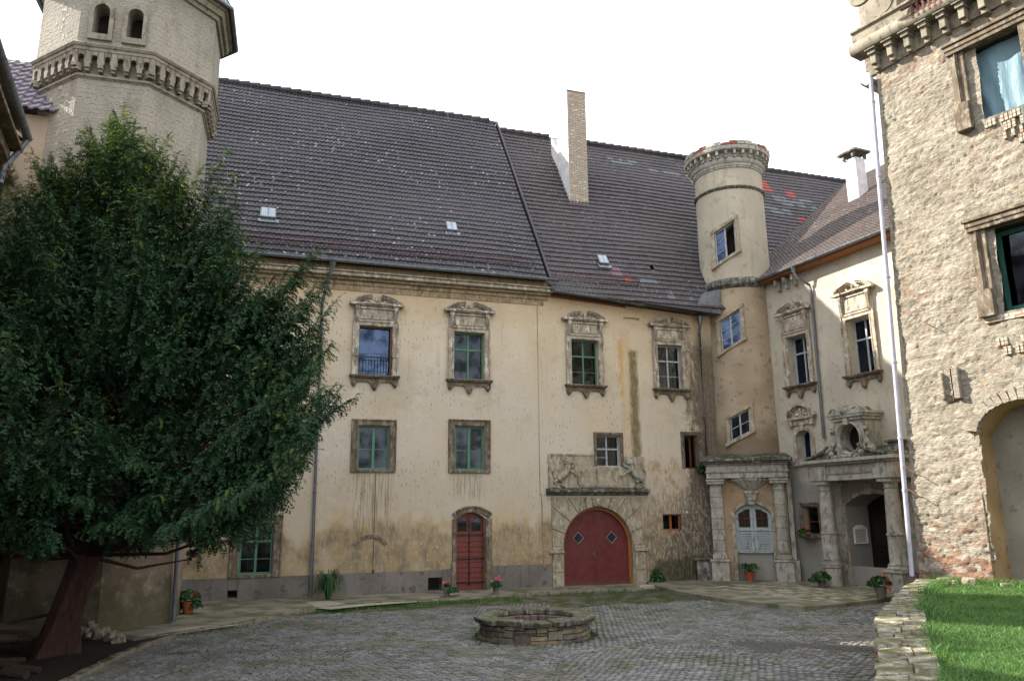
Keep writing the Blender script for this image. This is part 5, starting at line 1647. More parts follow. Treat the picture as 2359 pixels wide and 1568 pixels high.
# local +y is the yard side here
MB().box(0, 14.5, -9, -.5, -.3, 10.95).box(-2.7, -.002, -8, -.75, -.3, 10.5).build('wall', M['left'], lh)
MB().box(-2.0, -.1, -.85, -.42, 10.5, 10.62).box(-1.9, -.3, -.8, -.5, 10.62, 10.85).build('broken_cornice', M['brickred'], lh, bevel=.03)
MB().box(-.0, 14.5, -.5, -.05, 10.7, 10.8).box(0, 14.5, -.5, -.3, 10.45, 10.7).box(0, 14.5, -.5, -.42, 9.9, 10.0).build('cornice', M['trimdark'], lh, bevel=.02)
gutter(lh, (14.5, 0, 11.05), (0, 0, 11.1), .1)
b = MB().tube([(.1, 0, 11.0), (.1, -.1, 10.75), (.05, -.36, 10.3), (.05, -.4, 9.9), (.05, -.4, .2)], .06, 10)
b.build('downpipe', M['zinc'], lh, smooth=True)
tiles('roof', [M['roofP']], lh, (14.5, .02, 11.1), (-1, 0, 0), Vector((0, -4.7, 3.7)).normalized(), 0, 14.5, 0, 5.9, rh=.34)
MB().add([(0, .0, 11.08), (14.5, .0, 11.08), (14.5, -4.7, 14.7), (0, -4.7, 14.7)], [(0, 1, 2, 3)]).add([(0, -9.2, 11.08), (14.5, -9.2, 11.08), (14.5, -4.7, 14.7), (0, -4.7, 14.7)], [(0, 1, 2, 3)]).add(
    [(0, 0, 11), (0, -9.2, 11), (0, -4.7, 14.65)], [(0, 1, 2)]).add([(14.5, 0, 11), (14.5, -9.2, 11), (14.5, -4.7, 14.65)], [(0, 1, 2)]).build('roof_back', M['roofP'], lh)
for x in (3.2, 6.2, 9.2):
    plain = MB().box(x, x + .9, -.5, -.44, 6.6, 8.2).build('window', M['grey'], lh)
    MB().box(x + .08, x + .82, -.44, -.43, 6.7, 8.1).build('window_pane', M['glass'], plain)
# low tiled house glimpsed between the left house and the octagonal tower
pA = ray(70, 256); pA = Vector((0, 0, EYE)) + pA * (21.5 / math.hypot(pA.x, pA.y))
pB = ray(60, 150); pB = Vector((0, 0, EYE)) + pB * (23.4 / math.hypot(pB.x, pB.y))
bh = empty('back_house', (pA.x, pA.y, 0), 71.6, label='small house roof of pale pinkish pantiles glimpsed left of the octagonal tower', cat='house')
rz = pB.z - pA.z
tiles('roof', [M['roofP']], bh, (0, -.15, pA.z), UX, Vector((0, 1.9, rz)).normalized(), -6, 1.2, 0, math.hypot(1.9, rz), rh=.34, tw=.24, lift=.06, amp=.035)
MB().add([(-6, -.1, pA.z - .02), (1.2, -.1, pA.z - .02), (1.2, 1.9, pB.z - .02), (-6, 1.9, pB.z - .02)], [(0, 1, 2, 3)]).add([(-6, 4, pA.z), (1.2, 4, pA.z), (1.2, 1.9, pB.z), (-6, 1.9, pB.z)], [(0, 1, 2, 3)]).build('roof_back', M['roofP'], bh)
MB().box(-5.8, 1.0, .1, 3.8, 0, pA.z - .05).build('wall', M['round'], bh)
b = MB()
for i in range(17): b.tube([(-6 + i * .42, 1.9, pB.z + .03), (-6 + i * .42 + .44, 1.9, pB.z + .06)], [.1, .125], 8)
b.build('ridge_tiles', M['roofP'], bh)
# ================================================================== GROUND
def sheet(name, pts, z, mat, thick=None, parent=None, **k):
    b = MB()
    if thick: b.prismz([(p[0], p[1]) for p in pts], z - thick, z)
    else: b.add([(p[0], p[1], z) for p in pts], [tuple(range(len(pts)))])
    return b.build(name, M[mat], parent, **k)
sheet('ground', [(-150, -150), (150, -150), (150, 150), (-150, 150)], -.03, 'earth', kind='structure')

def inpoly(x, y, P_):
    c = False
    j = len(P_) - 1
    for i in range(len(P_)):
        if (P_[i][1] > y) != (P_[j][1] > y) and x < (P_[j][0] - P_[i][0]) * (y - P_[i][1]) / (P_[j][1] - P_[i][1]) + P_[i][0]: c = not c
        j = i
    return c
def W2(pl, u, off):
    """world xy of a point u along, off outwards of a facade frame"""
    m = Matrix.Rotation(pl.rotation_euler.z, 3, 'Z')
    v = m @ Vector((u, -off, 0))
    return (pl.location.x + v.x, pl.location.y + v.y)
kerbline = [gp(x, y) for x, y in ((300, 1478), (420, 1462), (545, 1442), (640, 1420), (720, 1405), (840, 1394), (960, 1388), (1060, 1383), (1180, 1374), (1290, 1365), (1400, 1361), (1480, 1358))]
kl = [(p.x, p.y) for p in kerbline]
path_poly = kl + [W2(main, 5.0, -.1), W2(main, -12.5, -.1), (-13, 18)]
sheet('path', path_poly, .06, 'conc', .15, kind='structure')
apron = [(p.x, p.y) for p in [gp(x, y, .06) for x, y in ((705, 1386), (755, 1382), (800, 1391), (870, 1388), (960, 1383), (960, 1386), (850, 1394), (762, 1403), (730, 1400), (716, 1391))]]
sheet('concrete_apron', apron, .066, 'paleconc', kind='structure')
tri = [(p.x, p.y) for p in [gp(x, y, .06) for x, y in ((296, 1473), (340, 1460), (395, 1449), (470, 1440), (556, 1438), (500, 1446), (420, 1458))]]
sheet('concrete_step', tri, .07, 'paleconc', kind='structure')
# corner paving
pav = [(p.x, p.y) for p in [gp(x, y, .1) for x, y in ((1500, 1345), (1560, 1360), (1640, 1374), (1740, 1386), (1850, 1396), (1930, 1390), (2030, 1378), (2130, 1360))]]
pave_poly = pav + [W2(wg, 7, .5), W2(wg, 7, -1.3), W2(wg, -1, -1.3), W2(main, 9.2, -.2), W2(main, 5.0, -.1)]
sheet('pavement', pave_poly, .1, 'conc', .2, kind='structure')
b = MB()
vv = Vector(W2(wg, 1, 1.0)); ux = Vector((.413, -.911)); uy = Vector((-.911, -.413))
for i in range(-1, 7):
    for j in range(0, 5):
        w1, w2_ = .78, .62
        o_ = vv + ux * (i * w1 + (j % 2) * .3) + uy * (.4 + j * w2_)
        q = [o_, o_ + ux * (w1 - .035), o_ + ux * (w1 - .035) + uy * (w2_ - .035), o_ + uy * (w2_ - .035)]
        if all(inpoly(p.x, p.y, pave_poly) for p in q):
            dz = random.uniform(0, .008)
            b.prismz([(p.x, p.y) for p in q], .09, .108 + dz)
b.build('flagstones', M['flag'], kind='structure', bevel=.008)
# garden bed and kerbs
bedline = [gp(x, y) for x, y in ((60, 1620), (170, 1566), (260, 1520), (330, 1490), (400, 1466), (420, 1460))]
bl = [(p.x, p.y) for p in bedline]
sheet('garden_bed', bl + [(-8.2, 18.2), (-13, 18), (-13, 8), (-7.2, 8)], .03, 'bed', .1, kind='structure')
def kerbs(line, name, w_=.13, h=.1, L=.45):
    b = MB()
    for a_, c_ in zip(line[:-1], line[1:]):
        a_, c_ = Vector((a_[0], a_[1], 0)), Vector((c_[0], c_[1], 0))
        d = c_ - a_
        n = max(1, int(d.length / L))
        for i in range(n):
            p, q = a_ + d * (i / n), a_ + d * ((i + .96) / n)
            s_ = Vector((-d.y, d.x, 0)).normalized() * w_ / 2
            j = [Vector((random.uniform(-.02, .02), random.uniform(-.02, .02), random.uniform(-.02, .01))) for _ in range(4)]
            b.hexa([p - s_ + Vector((0, 0, -.1)), q - s_ + Vector((0, 0, -.1)), q + s_ + Vector((0, 0, -.1)), p + s_ + Vector((0, 0, -.1))],
                   [p - s_ + Vector((0, 0, h)) + j[0], q - s_ + Vector((0, 0, h)) + j[1], q + s_ + Vector((0, 0, h)) + j[2], p + s_ + Vector((0, 0, h)) + j[3]])
    return b.build(name, M['kerb'], bevel=.015, kind='structure')
kerbs(bl, 'bed_kerb', .14, .08)
kerbs(kl, 'path_kerb', .14, .085)
# --- setts, each a small frustum with its own tilt and height
seeds = [(-5.5, 14.5, .45), (-1.5, 12.5, -.12), (3.0, 12.3, .32), (6.5, 14, .05), (-3.5, 19, .12), (1.5, 19.5, .55), (5.5, 18.5, -.05), (8.5, 17.5, .5)]
gc = gp(1870, 1488)
V, F, A = [], [], []
def excluded(x, y):
    if inpoly(x, y, path_poly) or inpoly(x, y, pave_poly) or inpoly(x, y, bl + [(-8.2, 18.2), (-13, 18), (-13, 8), (-7.2, 8)]): return True
    if (x - .42) ** 2 + (y - 17.3) ** 2 < 1.28 ** 2: return True
    g = ((x - gc.x) / 1.9) ** 2 + ((y - gc.y) / 1.0) ** 2 + 1.5 * noise.noise(Vector((x * .9, y * .9, 4)))
    if g < .4: return True
    k_ = noise.noise(Vector((x * .45, y * .45, 9)))
    yl = 20.8 + .35 * x
    if y > yl + .8 and x > 1.0 and k_ > -.25: return True
    if y > yl + 2.2: return True
    return False
SW, SLn = .10, .145
for si, (sx, sy, th) in enumerate(seeds):
    ct, st = math.cos(th), math.sin(th)
    for r in range(-90, 90):
        for c in range(-62, 62):
            lx, ly = (c + (r % 2) * .5) * SLn + .02 * noise.noise(Vector((r * .3, c * .3, si))), r * SW + .05 * noise.noise(Vector((c * .07, r * .1, si + 5)))
            x, y = sx + lx * ct - ly * st, sy + lx * st + ly * ct
            if not (9.8 < y < 26 and -9 < x < 12): continue
            if abs(x) > .69 * y + 1: continue
            ds = [((x - q[0]) ** 2 + (y - q[1]) ** 2) for q in seeds]
            if ds[si] > min(ds) + 1e-9 or excluded(x, y): continue
            a1, a2 = SLn * random.uniform(.38, .46), SW * random.uniform(.37, .45)
            rr_ = th + random.uniform(-.09, .09)
            cc_, ss_ = math.cos(rr_), math.sin(rr_)
            z = random.uniform(-.012, .012) + .035 * noise.noise(Vector((x * .8, y * .8, 0)))
            tx, ty = random.uniform(-.08, .08), random.uniform(-.08, .08)
            bi = len(V)
            for (fa, zz) in ((1.0, -.035), (.78, z)):
                for px_, py_ in ((-1, -1), (1, -1), (1, 1), (-1, 1)):
                    ax, ay = px_ * a1 * fa, py_ * a2 * fa
                    V.append((x + ax * cc_ - ay * ss_, y + ax * ss_ + ay * cc_, zz + (ax * tx + ay * ty if zz > -.03 else 0)))
            F += [(bi + 4, bi + 5, bi + 6, bi + 7)] + [(bi + i, bi + (i + 1) % 4, bi + 4 + (i + 1) % 4, bi + 4 + i) for i in range(4)]
            A += [random.random()] * 5
obj('cobbles', np_mesh('cobbles', V, F, A), M['sett'], kind='structure')
b = MB()
pts = [(gc.x + 2.1 * math.cos(t) * (1 + .2 * noise.noise(Vector((math.cos(t), math.sin(t), 1)))), gc.y + 1.25 * math.sin(t)) for t in [2 * math.pi * i / 30 for i in range(30)]]

V, F = [], []
for i in range(9000):
    x, y = gc.x + random.gauss(0, 1.2), gc.y + random.gauss(0, .75)
    s_ = random.uniform(.008, .02); bi = len(V); h = random.uniform(.5, 1.1) * s_
    a0 = random.random() * 3
    for k_ in range(4): V.append((x + s_ * math.cos(a0 + k_ * 1.57), y + s_ * math.sin(a0 + k_ * 1.57), -.025))
    for k_ in range(4): V.append((x + s_ * .6 * math.cos(a0 + k_ * 1.57), y + s_ * .6 * math.sin(a0 + k_ * 1.57), -.02 + h))
    F += [(bi + 4, bi + 5, bi + 6, bi + 7)] + [(bi + k_, bi + (k_ + 1) % 4, bi + 4 + (k_ + 1) % 4, bi + 4 + k_) for k_ in range(4)]
obj('gravel', np_mesh('gravel', V, F, RNG.random(len(F))), M['gravel'], kind='stuff')

def blades(name, pts, hmin, hmax, wd, mat, lean=.5, **k):
    """one triangle-ish blade per point"""
    n = len(pts)
    P_ = np.array(pts, dtype=float)
    ang = RNG.random(n) * 2 * np.pi
    h = hmin + (hmax - hmin) * RNG.random(n)
    ln = RNG.normal(size=(n, 2)) * lean * h[:, None]
    dx = np.stack([np.cos(ang), np.sin(ang)], 1) * wd * (.6 + .8 * RNG.random(n))[:, None]
    V = np.zeros((n, 5, 3))
    V[:, 0, :2] = P_[:, :2] - dx; V[:, 1, :2] = P_[:, :2] + dx
    V[:, 2, :2] = P_[:, :2] + dx * .7 + ln * .35; V[:, 3, :2] = P_[:, :2] - dx * .7 + ln * .35
    V[:, 4, :2] = P_[:, :2] + ln
    V[:, :, 2] = P_[:, 2:3]
    V[:, 2, 2] += h * .6; V[:, 3, 2] += h * .6; V[:, 4, 2] += h * .98
    b_ = np.arange(n)[:, None] * 5
    Fq = np.concatenate([b_ + np.array([[0, 1, 2]]), b_ + np.array([[0, 2, 3]]), b_ + np.array([[3, 2, 4]])], 0)
    at = np.tile(RNG.random(n), 3)
    return obj(name, np_mesh(name, V.reshape(-1, 3), Fq, at), M[mat], **k)

# strips and tufts of weeds
pts = []
for i in range(len(kl) - 1):
    a_, c_ = Vector(kl[i]), Vector(kl[i + 1])
    d = (c_ - a_); nrm = Vector((d.y, -d.x)).normalized()
    dens = 2200 if 4 <= i <= 7 else (160 if i < 9 else 380)
    wdt = .42 if 4 <= i <= 7 else .25
    for _ in range(int(dens * d.length * (1.6 if 4 <= i <= 7 else 1))):
        p = a_ + d * random.random() + nrm * (.07 + abs(random.gauss(0, wdt * .6)))
        if random.random() < .35 + .9 * noise.noise(Vector((p.x * 1.2, p.y * 1.2, 0))) + (.35 if 4 <= i <= 7 else 0): pts.append((p.x, p.y, -.02))
blades('kerb_grass', pts, .03, .08, .006, 'grass', kind='stuff')
pts = []
for i in range(2600):
    t = random.random() * 2 * math.pi
    q = 1.22 + abs(random.gauss(0, .09))
    if noise.noise(Vector((math.cos(t) * 1.6, math.sin(t) * 1.6, 2))) > -.25: pts.append((.42 + q * math.cos(t), 17.3 + q * math.sin(t), -.02))
for _ in range(26000):
    x, y = random.uniform(-8, 9), random.uniform(10.5, 25)
    if inpoly(x, y, path_poly) or inpoly(x, y, pave_poly): continue
    f = noise.noise(Vector((x * .55, y * .55, 3))) + .5 * noise.noise(Vector((x * 2.5, y * 2.5, 8))) + (.18 if x < -2 else 0) + (.35 if y > 20 + .35 * x else 0)
    if f > .38: pts.append((x, y, -.02))
blades('joint_weeds', pts, .02, .05, .004, 'weeds', kind='stuff')
# moss at the corner paving edge
pts = []
for _ in range(9000):
    x, y = random.uniform(2.5, 11), random.uniform(19, 27)
    if not inpoly(x, y, pave_poly) and noise.noise(Vector((x * 1.3, y * 1.3, 5))) > -.12 and y > 20.0 + .42 * (x - 2) * (1 if x < 5 else .2) - .2 and y < 26.3: pts.append((x, y, -.02))
blades('mossy_grass', pts, .02, .045, .006, 'weeds', kind='stuff')

# ================================================================== TERRACE WALL AND LAWN
L_ = [(1.6, 3.9), (3.24, 7.46), (5.4, 12.21), (6.6, 14.2), (7.75, 16.2), (8.5, 17.3), (8.9, 17.9)]
R_ = [(2.4, 4.4), (3.85, 7.44), (4.55, 9.0), (5.25, 10.46), (6.77, 13.54), (7.9, 15.7), (9.4, 17.6)]
def along(line, t):
    ls = [math.dist(a_, c_) for a_, c_ in zip(line[:-1], line[1:])]
    s_ = t * sum(ls)
    for (a_, c_), l in zip(zip(line[:-1], line[1:]), ls):
        if s_ <= l or (a_, c_) == (line[-2], line[-1]):
            f = s_ / l
            return Vector((a_[0] + (c_[0] - a_[0]) * f, a_[1] + (c_[1] - a_[1]) * f, 0))
        s_ -= l
tw_ = empty('terrace_wall', (0, 0, 0), label='low stone terrace wall with mossy slab top curving along the lawn', cat='wall')
b = MB()
for i in range(24):
    a_, c_, d, e_ = along(L_, i / 24), along(L_, (i + 1) / 24), along(R_, (i + 1) / 24), along(R_, i / 24)
    b.prismz([(p.x, p.y) for p in (a_, c_, d, e_)], -.2, .93)
b.build('wall_core', M['rubst'], tw_)
b = MB()
t = 0
while t < 1:
    t2 = min(1.0, t + random.uniform(.008, .032))
    g = .0012
    a_, c_, d, e_ = along(L_, t + g), along(L_, t2 - g), along(R_, t2 - g), along(R_, t + g)
    mids = random.choice([[0, 1], [0, random.uniform(.35, .65), 1], [0, random.uniform(.25, .4), random.uniform(.6, .75), 1], [0, random.uniform(.4, .7), 1]])
    for m0, m1 in zip(mids[:-1], mids[1:]):
        q = [a_.lerp(e_, m0 + .012), c_.lerp(d, m0 + .012), c_.lerp(d, m1 - .012), a_.lerp(e_, m1 - .012)]
        if m0 == 0:
            o_ = random.uniform(-.04, .02)
            q[0] = q[0] + Vector((-.9, .42, 0)) * o_ * -1; q[1] = q[1] + Vector((-.9, .42, 0)) * o_ * -1
        z = 1.0 + random.uniform(-.025, .02)
        q = [p + Vector((random.uniform(-.012, .012), random.uniform(-.012, .012), 0)) for p in q]
        b.hexa([p + Vector((0, 0, .86)) for p in q], [p + Vector((0, 0, z + random.uniform(-.012, .012))) for p in q])
    t = t2
b.build('slab_top', M['cap'], tw_, bevel=.014)
lawn_poly = [(x, y) for x, y in R_] + [(9.35, 18.2), (14, 11), (14, 2), (2.0, 2)]
V_ = MB().prismz([(x - (.1 if i < len(R_) else 0), y) for i, (x, y) in enumerate(lawn_poly)], -.2, .93)
V_.build('lawn', M['lawnbase'], kind='structure')
pts = []
lp = [(x - .06, y) for x, y in lawn_poly]
near = gp(2358, 1568, .95)
for _ in range(200000):
    y = 6.8 + 10.6 * random.random() ** 1.25
    x = random.uniform(3.6, .68 * y + .8)
    if inpoly(x, y, lp):
        u_ = (x - 9.17) * .545 - (y - 18.37) * .839
        o_ = (x - 9.17) * -.839 + (y - 18.37) * -.545
        if o_ < -.1: continue
        pts.append((x, y, .92))
tall = [p for p in pts if noise.noise(Vector((p[0] * 2, p[1] * 2, 1))) > .35 or random.random() < .05]
blades('lawn_grass', pts, .03, .075, .0035, 'grass', .55, kind='stuff')
ed = []
for _ in range(5200):
    t = random.random()
    p = along(R_, t)
    if noise.noise(Vector((p.x * 1.5, p.y * 1.5, 6))) > -.2: ed.append((p.x + random.gauss(.03, .06), p.y + random.gauss(0, .05), .93))
for _ in range(5000):
    u_, o_ = random.uniform(.3, 5), abs(random.gauss(0, .18))
    p = W2(sb, u_, o_ + .05)
    ed.append((p[0], p[1], .92))
blades('edge_grass', ed, .07, .2, .005, 'grass', .6, kind='stuff')
# fallen stones along the house foot
for i, (u_, o_, s_) in enumerate(((.75, .3, .2), (1.25, .25, .26), (1.0, .5, .14), (2.0, .35, .12))):
    p = W2(sb, u_, o_)
    lab = ['pale block lying against the rubble house foot', 'largest tan stone at the foot of the rubble house beside the arch', 'small stone in the grass in front of the rubble house', 'little stone lying below the blind arch'][i]
    o = MB().stone((0, 0, 0), s_ * 1.3, s_, s_ * .7, i, .2).build('fallen_stone', M['rubst'], smooth=False, label=lab, cat='stone', group='stones at the foot of the rubble house')
    o.location = (p[0], p[1], .97)

# ================================================================== WELL
wl = empty('well', (.42, 17.15, 0), 90, label='round stone well with mossy overhanging rim slabs in the cobbled yard', cat='well')
def blockring(b, r0, r1, z0, z1, n, gap=.012, jit=.012, off=0):
    for i in range(n):
        a0, a1 = 2 * math.pi * (i + off) / n + gap, 2 * math.pi * (i + 1 + off) / n - gap
        ra, rb = r0 + random.uniform(-jit, jit), r1 + random.uniform(-jit, jit)
        za, zb = z0 + random.uniform(0, .006), z1 - random.uniform(0, .012)
        def q(z, s_=0): return [(ra * math.cos(a0), ra * math.sin(a0), z), (rb * math.cos(a0 + s_), rb * math.sin(a0 + s_), z), (rb * math.cos((a0 + a1) / 2), rb * math.sin((a0 + a1) / 2), z), (rb * math.cos(a1 - s_), rb * math.sin(a1 - s_), z), (ra * math.cos(a1), ra * math.sin(a1), z)]
        s_ = random.uniform(-.02, .03)
        b.hexa(q(za, 0), q(zb, s_ if n > 12 else 0))
pal = ['welltan', 'wellgrey', 'wellochre', 'wellred']
M['welltan'] = stonemat('well_tan_stone', '786A55', '887A64', '4F4534', moss='3A421F')
M['wellgrey'] = stonemat('well_grey_stone', '5E594F', '70695C', '37342C', moss='3A421F')
M['wellochre'] = stonemat('well_ochre_stone', '7A6850', '877558', '5A4528')
M['wellred'] = stonemat('well_purple_stone', '564A46', '645651', '30282A')
# masonry of unequal blocks
mbs = {k_: MB() for k_ in pal}
NC, NRW, ch_, z_0 = 64, 8, .046, -.03
used = [[False] * NC for _ in range(NRW)]
for r_ in range(NRW):
    for c_ in range(NC):
        if used[r_][c_]: continue
        wq, hq = random.choice((2, 3, 3, 4, 5)), random.choice((1, 2, 2, 2, 3, 4))
        hq = min(hq, NRW - r_)
        w_ = 0
        while w_ < wq and c_ + w_ < NC and not used[r_][c_ + w_]: w_ += 1
        while hq > 1 and any(used[r_ + y_][c_ + x_] for y_ in range(hq) for x_ in range(w_)): hq -= 1
        for y_ in range(hq):
            for x_ in range(w_): used[r_ + y_][c_ + x_] = True
        g = .0055
        a0, a1 = 2 * math.pi * c_ / NC + g, 2 * math.pi * (c_ + w_) / NC - g
        z0_, z1_ = z_0 + r_ * ch_ + .005, z_0 + (r_ + hq) * ch_ - .005
        rb = 1.13 + random.uniform(-.025, .02)
        def q(r__, a__, z__, j=.012): return ((r__ + random.uniform(-j, j)) * math.cos(a__ + random.uniform(-j, j)), (r__ + random.uniform(-j, j)) * math.sin(a__ + random.uniform(-j, j)), z__ + random.uniform(-j, j) * .8)
        am = (a0 + a1) / 2
        bb = MB().hexa([q(.95, a0, z0_), q(rb, a0, z0_), q(rb + .015, am, z0_), q(rb, a1, z0_), q(.95, a1, z0_)],
                       [q(.95, a0, z1_), q(rb, a0, z1_), q(rb + .015, am, z1_), q(rb, a1, z1_), q(.95, a1, z1_)])
        mbs[random.choices(pal, (4, 4, 1, 2))[0]].add(bb.v, bb.f)
MB().lathe([(1.08, -.05), (1.08, .32), (.86, .32), (.86, -.05)], n=48).build('mortar', M['earth'], wl)
for k_ in pal: mbs[k_].build('masonry', M[k_], wl, bevel=.016)
b = MB()
ang = .15
tot = ang + 2 * math.pi
while ang < tot - .1:
    da = min(random.uniform(.38, .7), tot - ang)
    r1 = random.uniform(1.2, 1.32); zt = .44 + random.uniform(-.025, .02); zb = .328
    def ring(r_, z_, n=5, j=0): return [((r_ + random.uniform(-j, j)) * math.cos(ang + .012 + (da - .024) * i / n), (r_ + random.uniform(-j, j)) * math.sin(ang + .012 + (da - .024) * i / n), z_ + random.uniform(-j, j) * .4) for i in range(n + 1)]
    i0 = random.uniform(.8, .88)
    lo = ring(r1 - .05, zb, j=.012) + ring(i0, zb)[::-1]
    hi = ring(r1, zt, j=.02) + ring(i0, zt)[::-1]
    b.hexa(lo, hi)
    ang += da
b.build('rim_slabs', M['darkstone'] if False else M['wellrim'] if 'wellrim' in M else M.setdefault('wellrim', stonemat('well_rim_stone', '4C483F', '5C574B', '2B2A22', moss='4A5128', worn='7E7E76')), wl, bevel=.022)
b = MB()
for r_, zz in ((0, .25), (1, .09)):
    blockring(b, .7, .85, zz - .1, zz + .075, 26, .01, .02, r_ * .5)
b.build('inner_masonry', M['wellred'], wl, bevel=.012)
MB().lathe([(.84, -.1), (.84, .02), (.01, .02)], n=32).build('well_floor', M['bed'], wl)
MB().stone((.05, -.1, .12), .5, .22, .12, .3).build('pale_slab', M['paleconc'], wl)

# ================================================================== YEW
yw = empty('yew_tree', (-8.66, 15.32, 0), label='big dark green yew with a leaning reddish trunk, left of the yard', cat='tree')
b = MB()
tp = [(0, 0, -.1), (.04, 0, .12), (.18, 0, .6), (.42, -.05, 1.4), (.72, -.12, 2.4), (.98, -.25, 3.6), (1.1, -.35, 5.2), (1.1, -.4, 7.5), (1.1, -.4, 9.8)]
n = 26
vs, fs = [], []
rad = [.4, .33, .27, .235, .22, .2, .16, .11, .04]
for i, (p, r_) in enumerate(zip(tp, rad)):
    for k_ in range(n):
        t = 2 * math.pi * k_ / n
        rr_ = r_ * (1 + .16 * math.sin(3 * t + i * .35) + .09 * math.sin(7 * t - i * .5) + .05 * noise.noise(Vector((t * 2, i, 0))) + (.35 * max(0, math.sin(4 * t + 1)) if i < 2 else 0))
        vs.append((p[0] + rr_ * math.cos(t), p[1] + rr_ * math.sin(t), p[2]))
for i in range(len(tp) - 1):
    for k_ in range(n): fs.append((i * n + k_, i * n + (k_ + 1) % n, (i + 1) * n + (k_ + 1) % n, (i + 1) * n + k_))
b.add(vs, fs)
tr = b.build('trunk', M['bark'], yw, smooth=True)
# crown profile: radius by height about a leaning axis
HZ = [1.5, 2.2, 3.2, 4.4, 5.6, 6.8, 7.8, 8.8, 9.8, 10.7]
HR = [2.9, 3.5, 3.8, 4.0, 3.8, 3.2, 2.4, 1.6, .85, .2]
def crad(z): return float(np.interp(z, HZ, HR))
AX = Vector((.75, -.45))                     # crown axis in tree-local coords
TV = Vector((-8.66, 15.32, 0))
oc_ = Vector((-10.52, 19.62)); lhn = Vector((.911, .413)); lho = Vector((-11.2, 16.6)) - lhn * .5
def inside_building(p):
    q = Vector((p.x + TV.x, p.y + TV.y))
    if (q - oc_).length < 2.35: return True
    if (q - lho).dot(lhn) < .08: return True
    return False
UPV = Vector((0, 0, 1))
# a few hanging sprays of needles, each one placed by numpy many times inside the one crown mesh
def spray_proto(K, droop, seed):
    rg = np.random.default_rng(seed)
    T = []
    p = np.zeros(3); d = np.array([1., 0, 0.25])
    for i in range(K):
        d = d / np.linalg.norm(d)
        s_ = np.array([0, 1., 0]); u = np.cross(d, s_)
        for sg in (-1, 1):
            nd = d * .75 + s_ * sg * rg.uniform(.5, .9) + u * rg.uniform(-.5, .35)
            L = .19 * (1 - .45 * i / K) * rg.uniform(.75, 1.2)
            w_ = np.cross(nd, u + rg.normal(size=3) * .4); w_ = w_ / np.linalg.norm(w_) * .052
            T.append([p - w_ * .6, p + nd * L * .5 + w_, p + nd * L])
            T.append([p - w_ * .6, p + nd * L, p + nd * L * .5 - w_])
        p = p + d * (1.0 / K)
        d[2] -= droop
    return np.array(T)
PROT = [spray_proto(8, dr, i) for i, dr in enumerate((.12, .2, .28, .16))]
NT = len(PROT[0])
TW = [[] for _ in PROT]                      # per prototype: origin, dir, side, up, size, shade
def plume(base, tip, dens=1.0, bright=0.0):
    """shoot that sweeps out and up, hung on both sides with drooping needle sprays"""
    d = tip - base
    L = d.length
    ctrl = base + d * .55 - UPV * (.18 * L)
    nst = max(6, int(L / .042 * dens))
    tone = random.random() ** 2 * .18
    for i in range(nst):
        t = i / nst
        p = base * (1 - t) ** 2 + ctrl * (2 * t * (1 - t)) + tip * t * t
        if inside_building(p): continue
        tang = ((ctrl - base) * (1 - t) + (tip - ctrl) * t).normalized()
        side = tang.cross(UPV)
        side = side.normalized() if side.length > .05 else Vector((1, 0, 0))
        for sg in (-1, 1, 0):
            if sg == 0 and i % 3: continue
            lt = (.15 + .32 * (1 - t) ** .6) * random.uniform(.6, 1.15)
            dr = (side * sg * random.uniform(.4, 1.0) + tang * random.uniform(.3, .9) + UPV * random.uniform(-.8, .15)).normalized()
            sd = dr.cross(UPV)
            sd = sd.normalized() if sd.length > .05 else side
            sd = (sd + Vector((random.gauss(0, .3), random.gauss(0, .3), random.gauss(0, .3)))).normalized()
            up = sd.cross(dr).normalized()
            sd = dr.cross(up)
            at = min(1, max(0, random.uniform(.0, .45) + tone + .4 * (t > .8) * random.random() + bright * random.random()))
            TW[random.randrange(len(PROT))].append((*p, *dr, *sd, *(-up if up.z < 0 else up), lt, at))
def crown_mesh():
    VV, AA = [], []
    for pr, tw_l in zip(PROT, TW):
        q = np.array(tw_l)
        B = np.stack([q[:, 3:6], q[:, 6:9], q[:, 9:12]], 1) * q[:, 12][:, None, None]
        X = np.einsum('tvk,nkc->ntvc', pr, B) + q[:, None, None, 0:3]
        VV.append(X.reshape(-1, 3)); AA.append(np.repeat(q[:, 13], NT))
    V = np.concatenate(VV); n = len(V) // 3
    return np_mesh('crown', V, np.arange(n * 3).reshape(-1, 3), np.concatenate(AA), val=False)
bra = MB()
shoots = []
rnd = random.Random(5)
for i in range(900):
    z = rnd.uniform(2.0, 10.4)
    if rnd.random() > (crad(z) / 4.0) ** .9 + .1: continue
    th = rnd.uniform(0, 2 * math.pi)
    lump = 1 + .2 * noise.noise(Vector((math.cos(th) * 1.7, math.sin(th) * 1.7, z * .55)))
    rt_ = crad(z) * lump * (rnd.uniform(.8, 1.14 if z > 4 else 1.0) if rnd.random() < .68 else rnd.uniform(.45, .85))
    tip = Vector((AX.x + rt_ * math.cos(th), AX.y + rt_ * math.sin(th), z + rnd.uniform(-.1, .5)))
    if rt_ < 2.2 and z < 2.6: continue
    ln = rnd.uniform(1.0, 2.0)
    out = Vector((math.cos(th), math.sin(th), 0))
    base = tip - out * ln * rnd.uniform(.45, .9) - UPV * ln * (rnd.uniform(.4, .95) if z > 3.2 else rnd.uniform(-.3, .3))
    if z > 9: base = tip - out * ln * .4 - UPV * ln * .8
    shoots.append((base, tip))
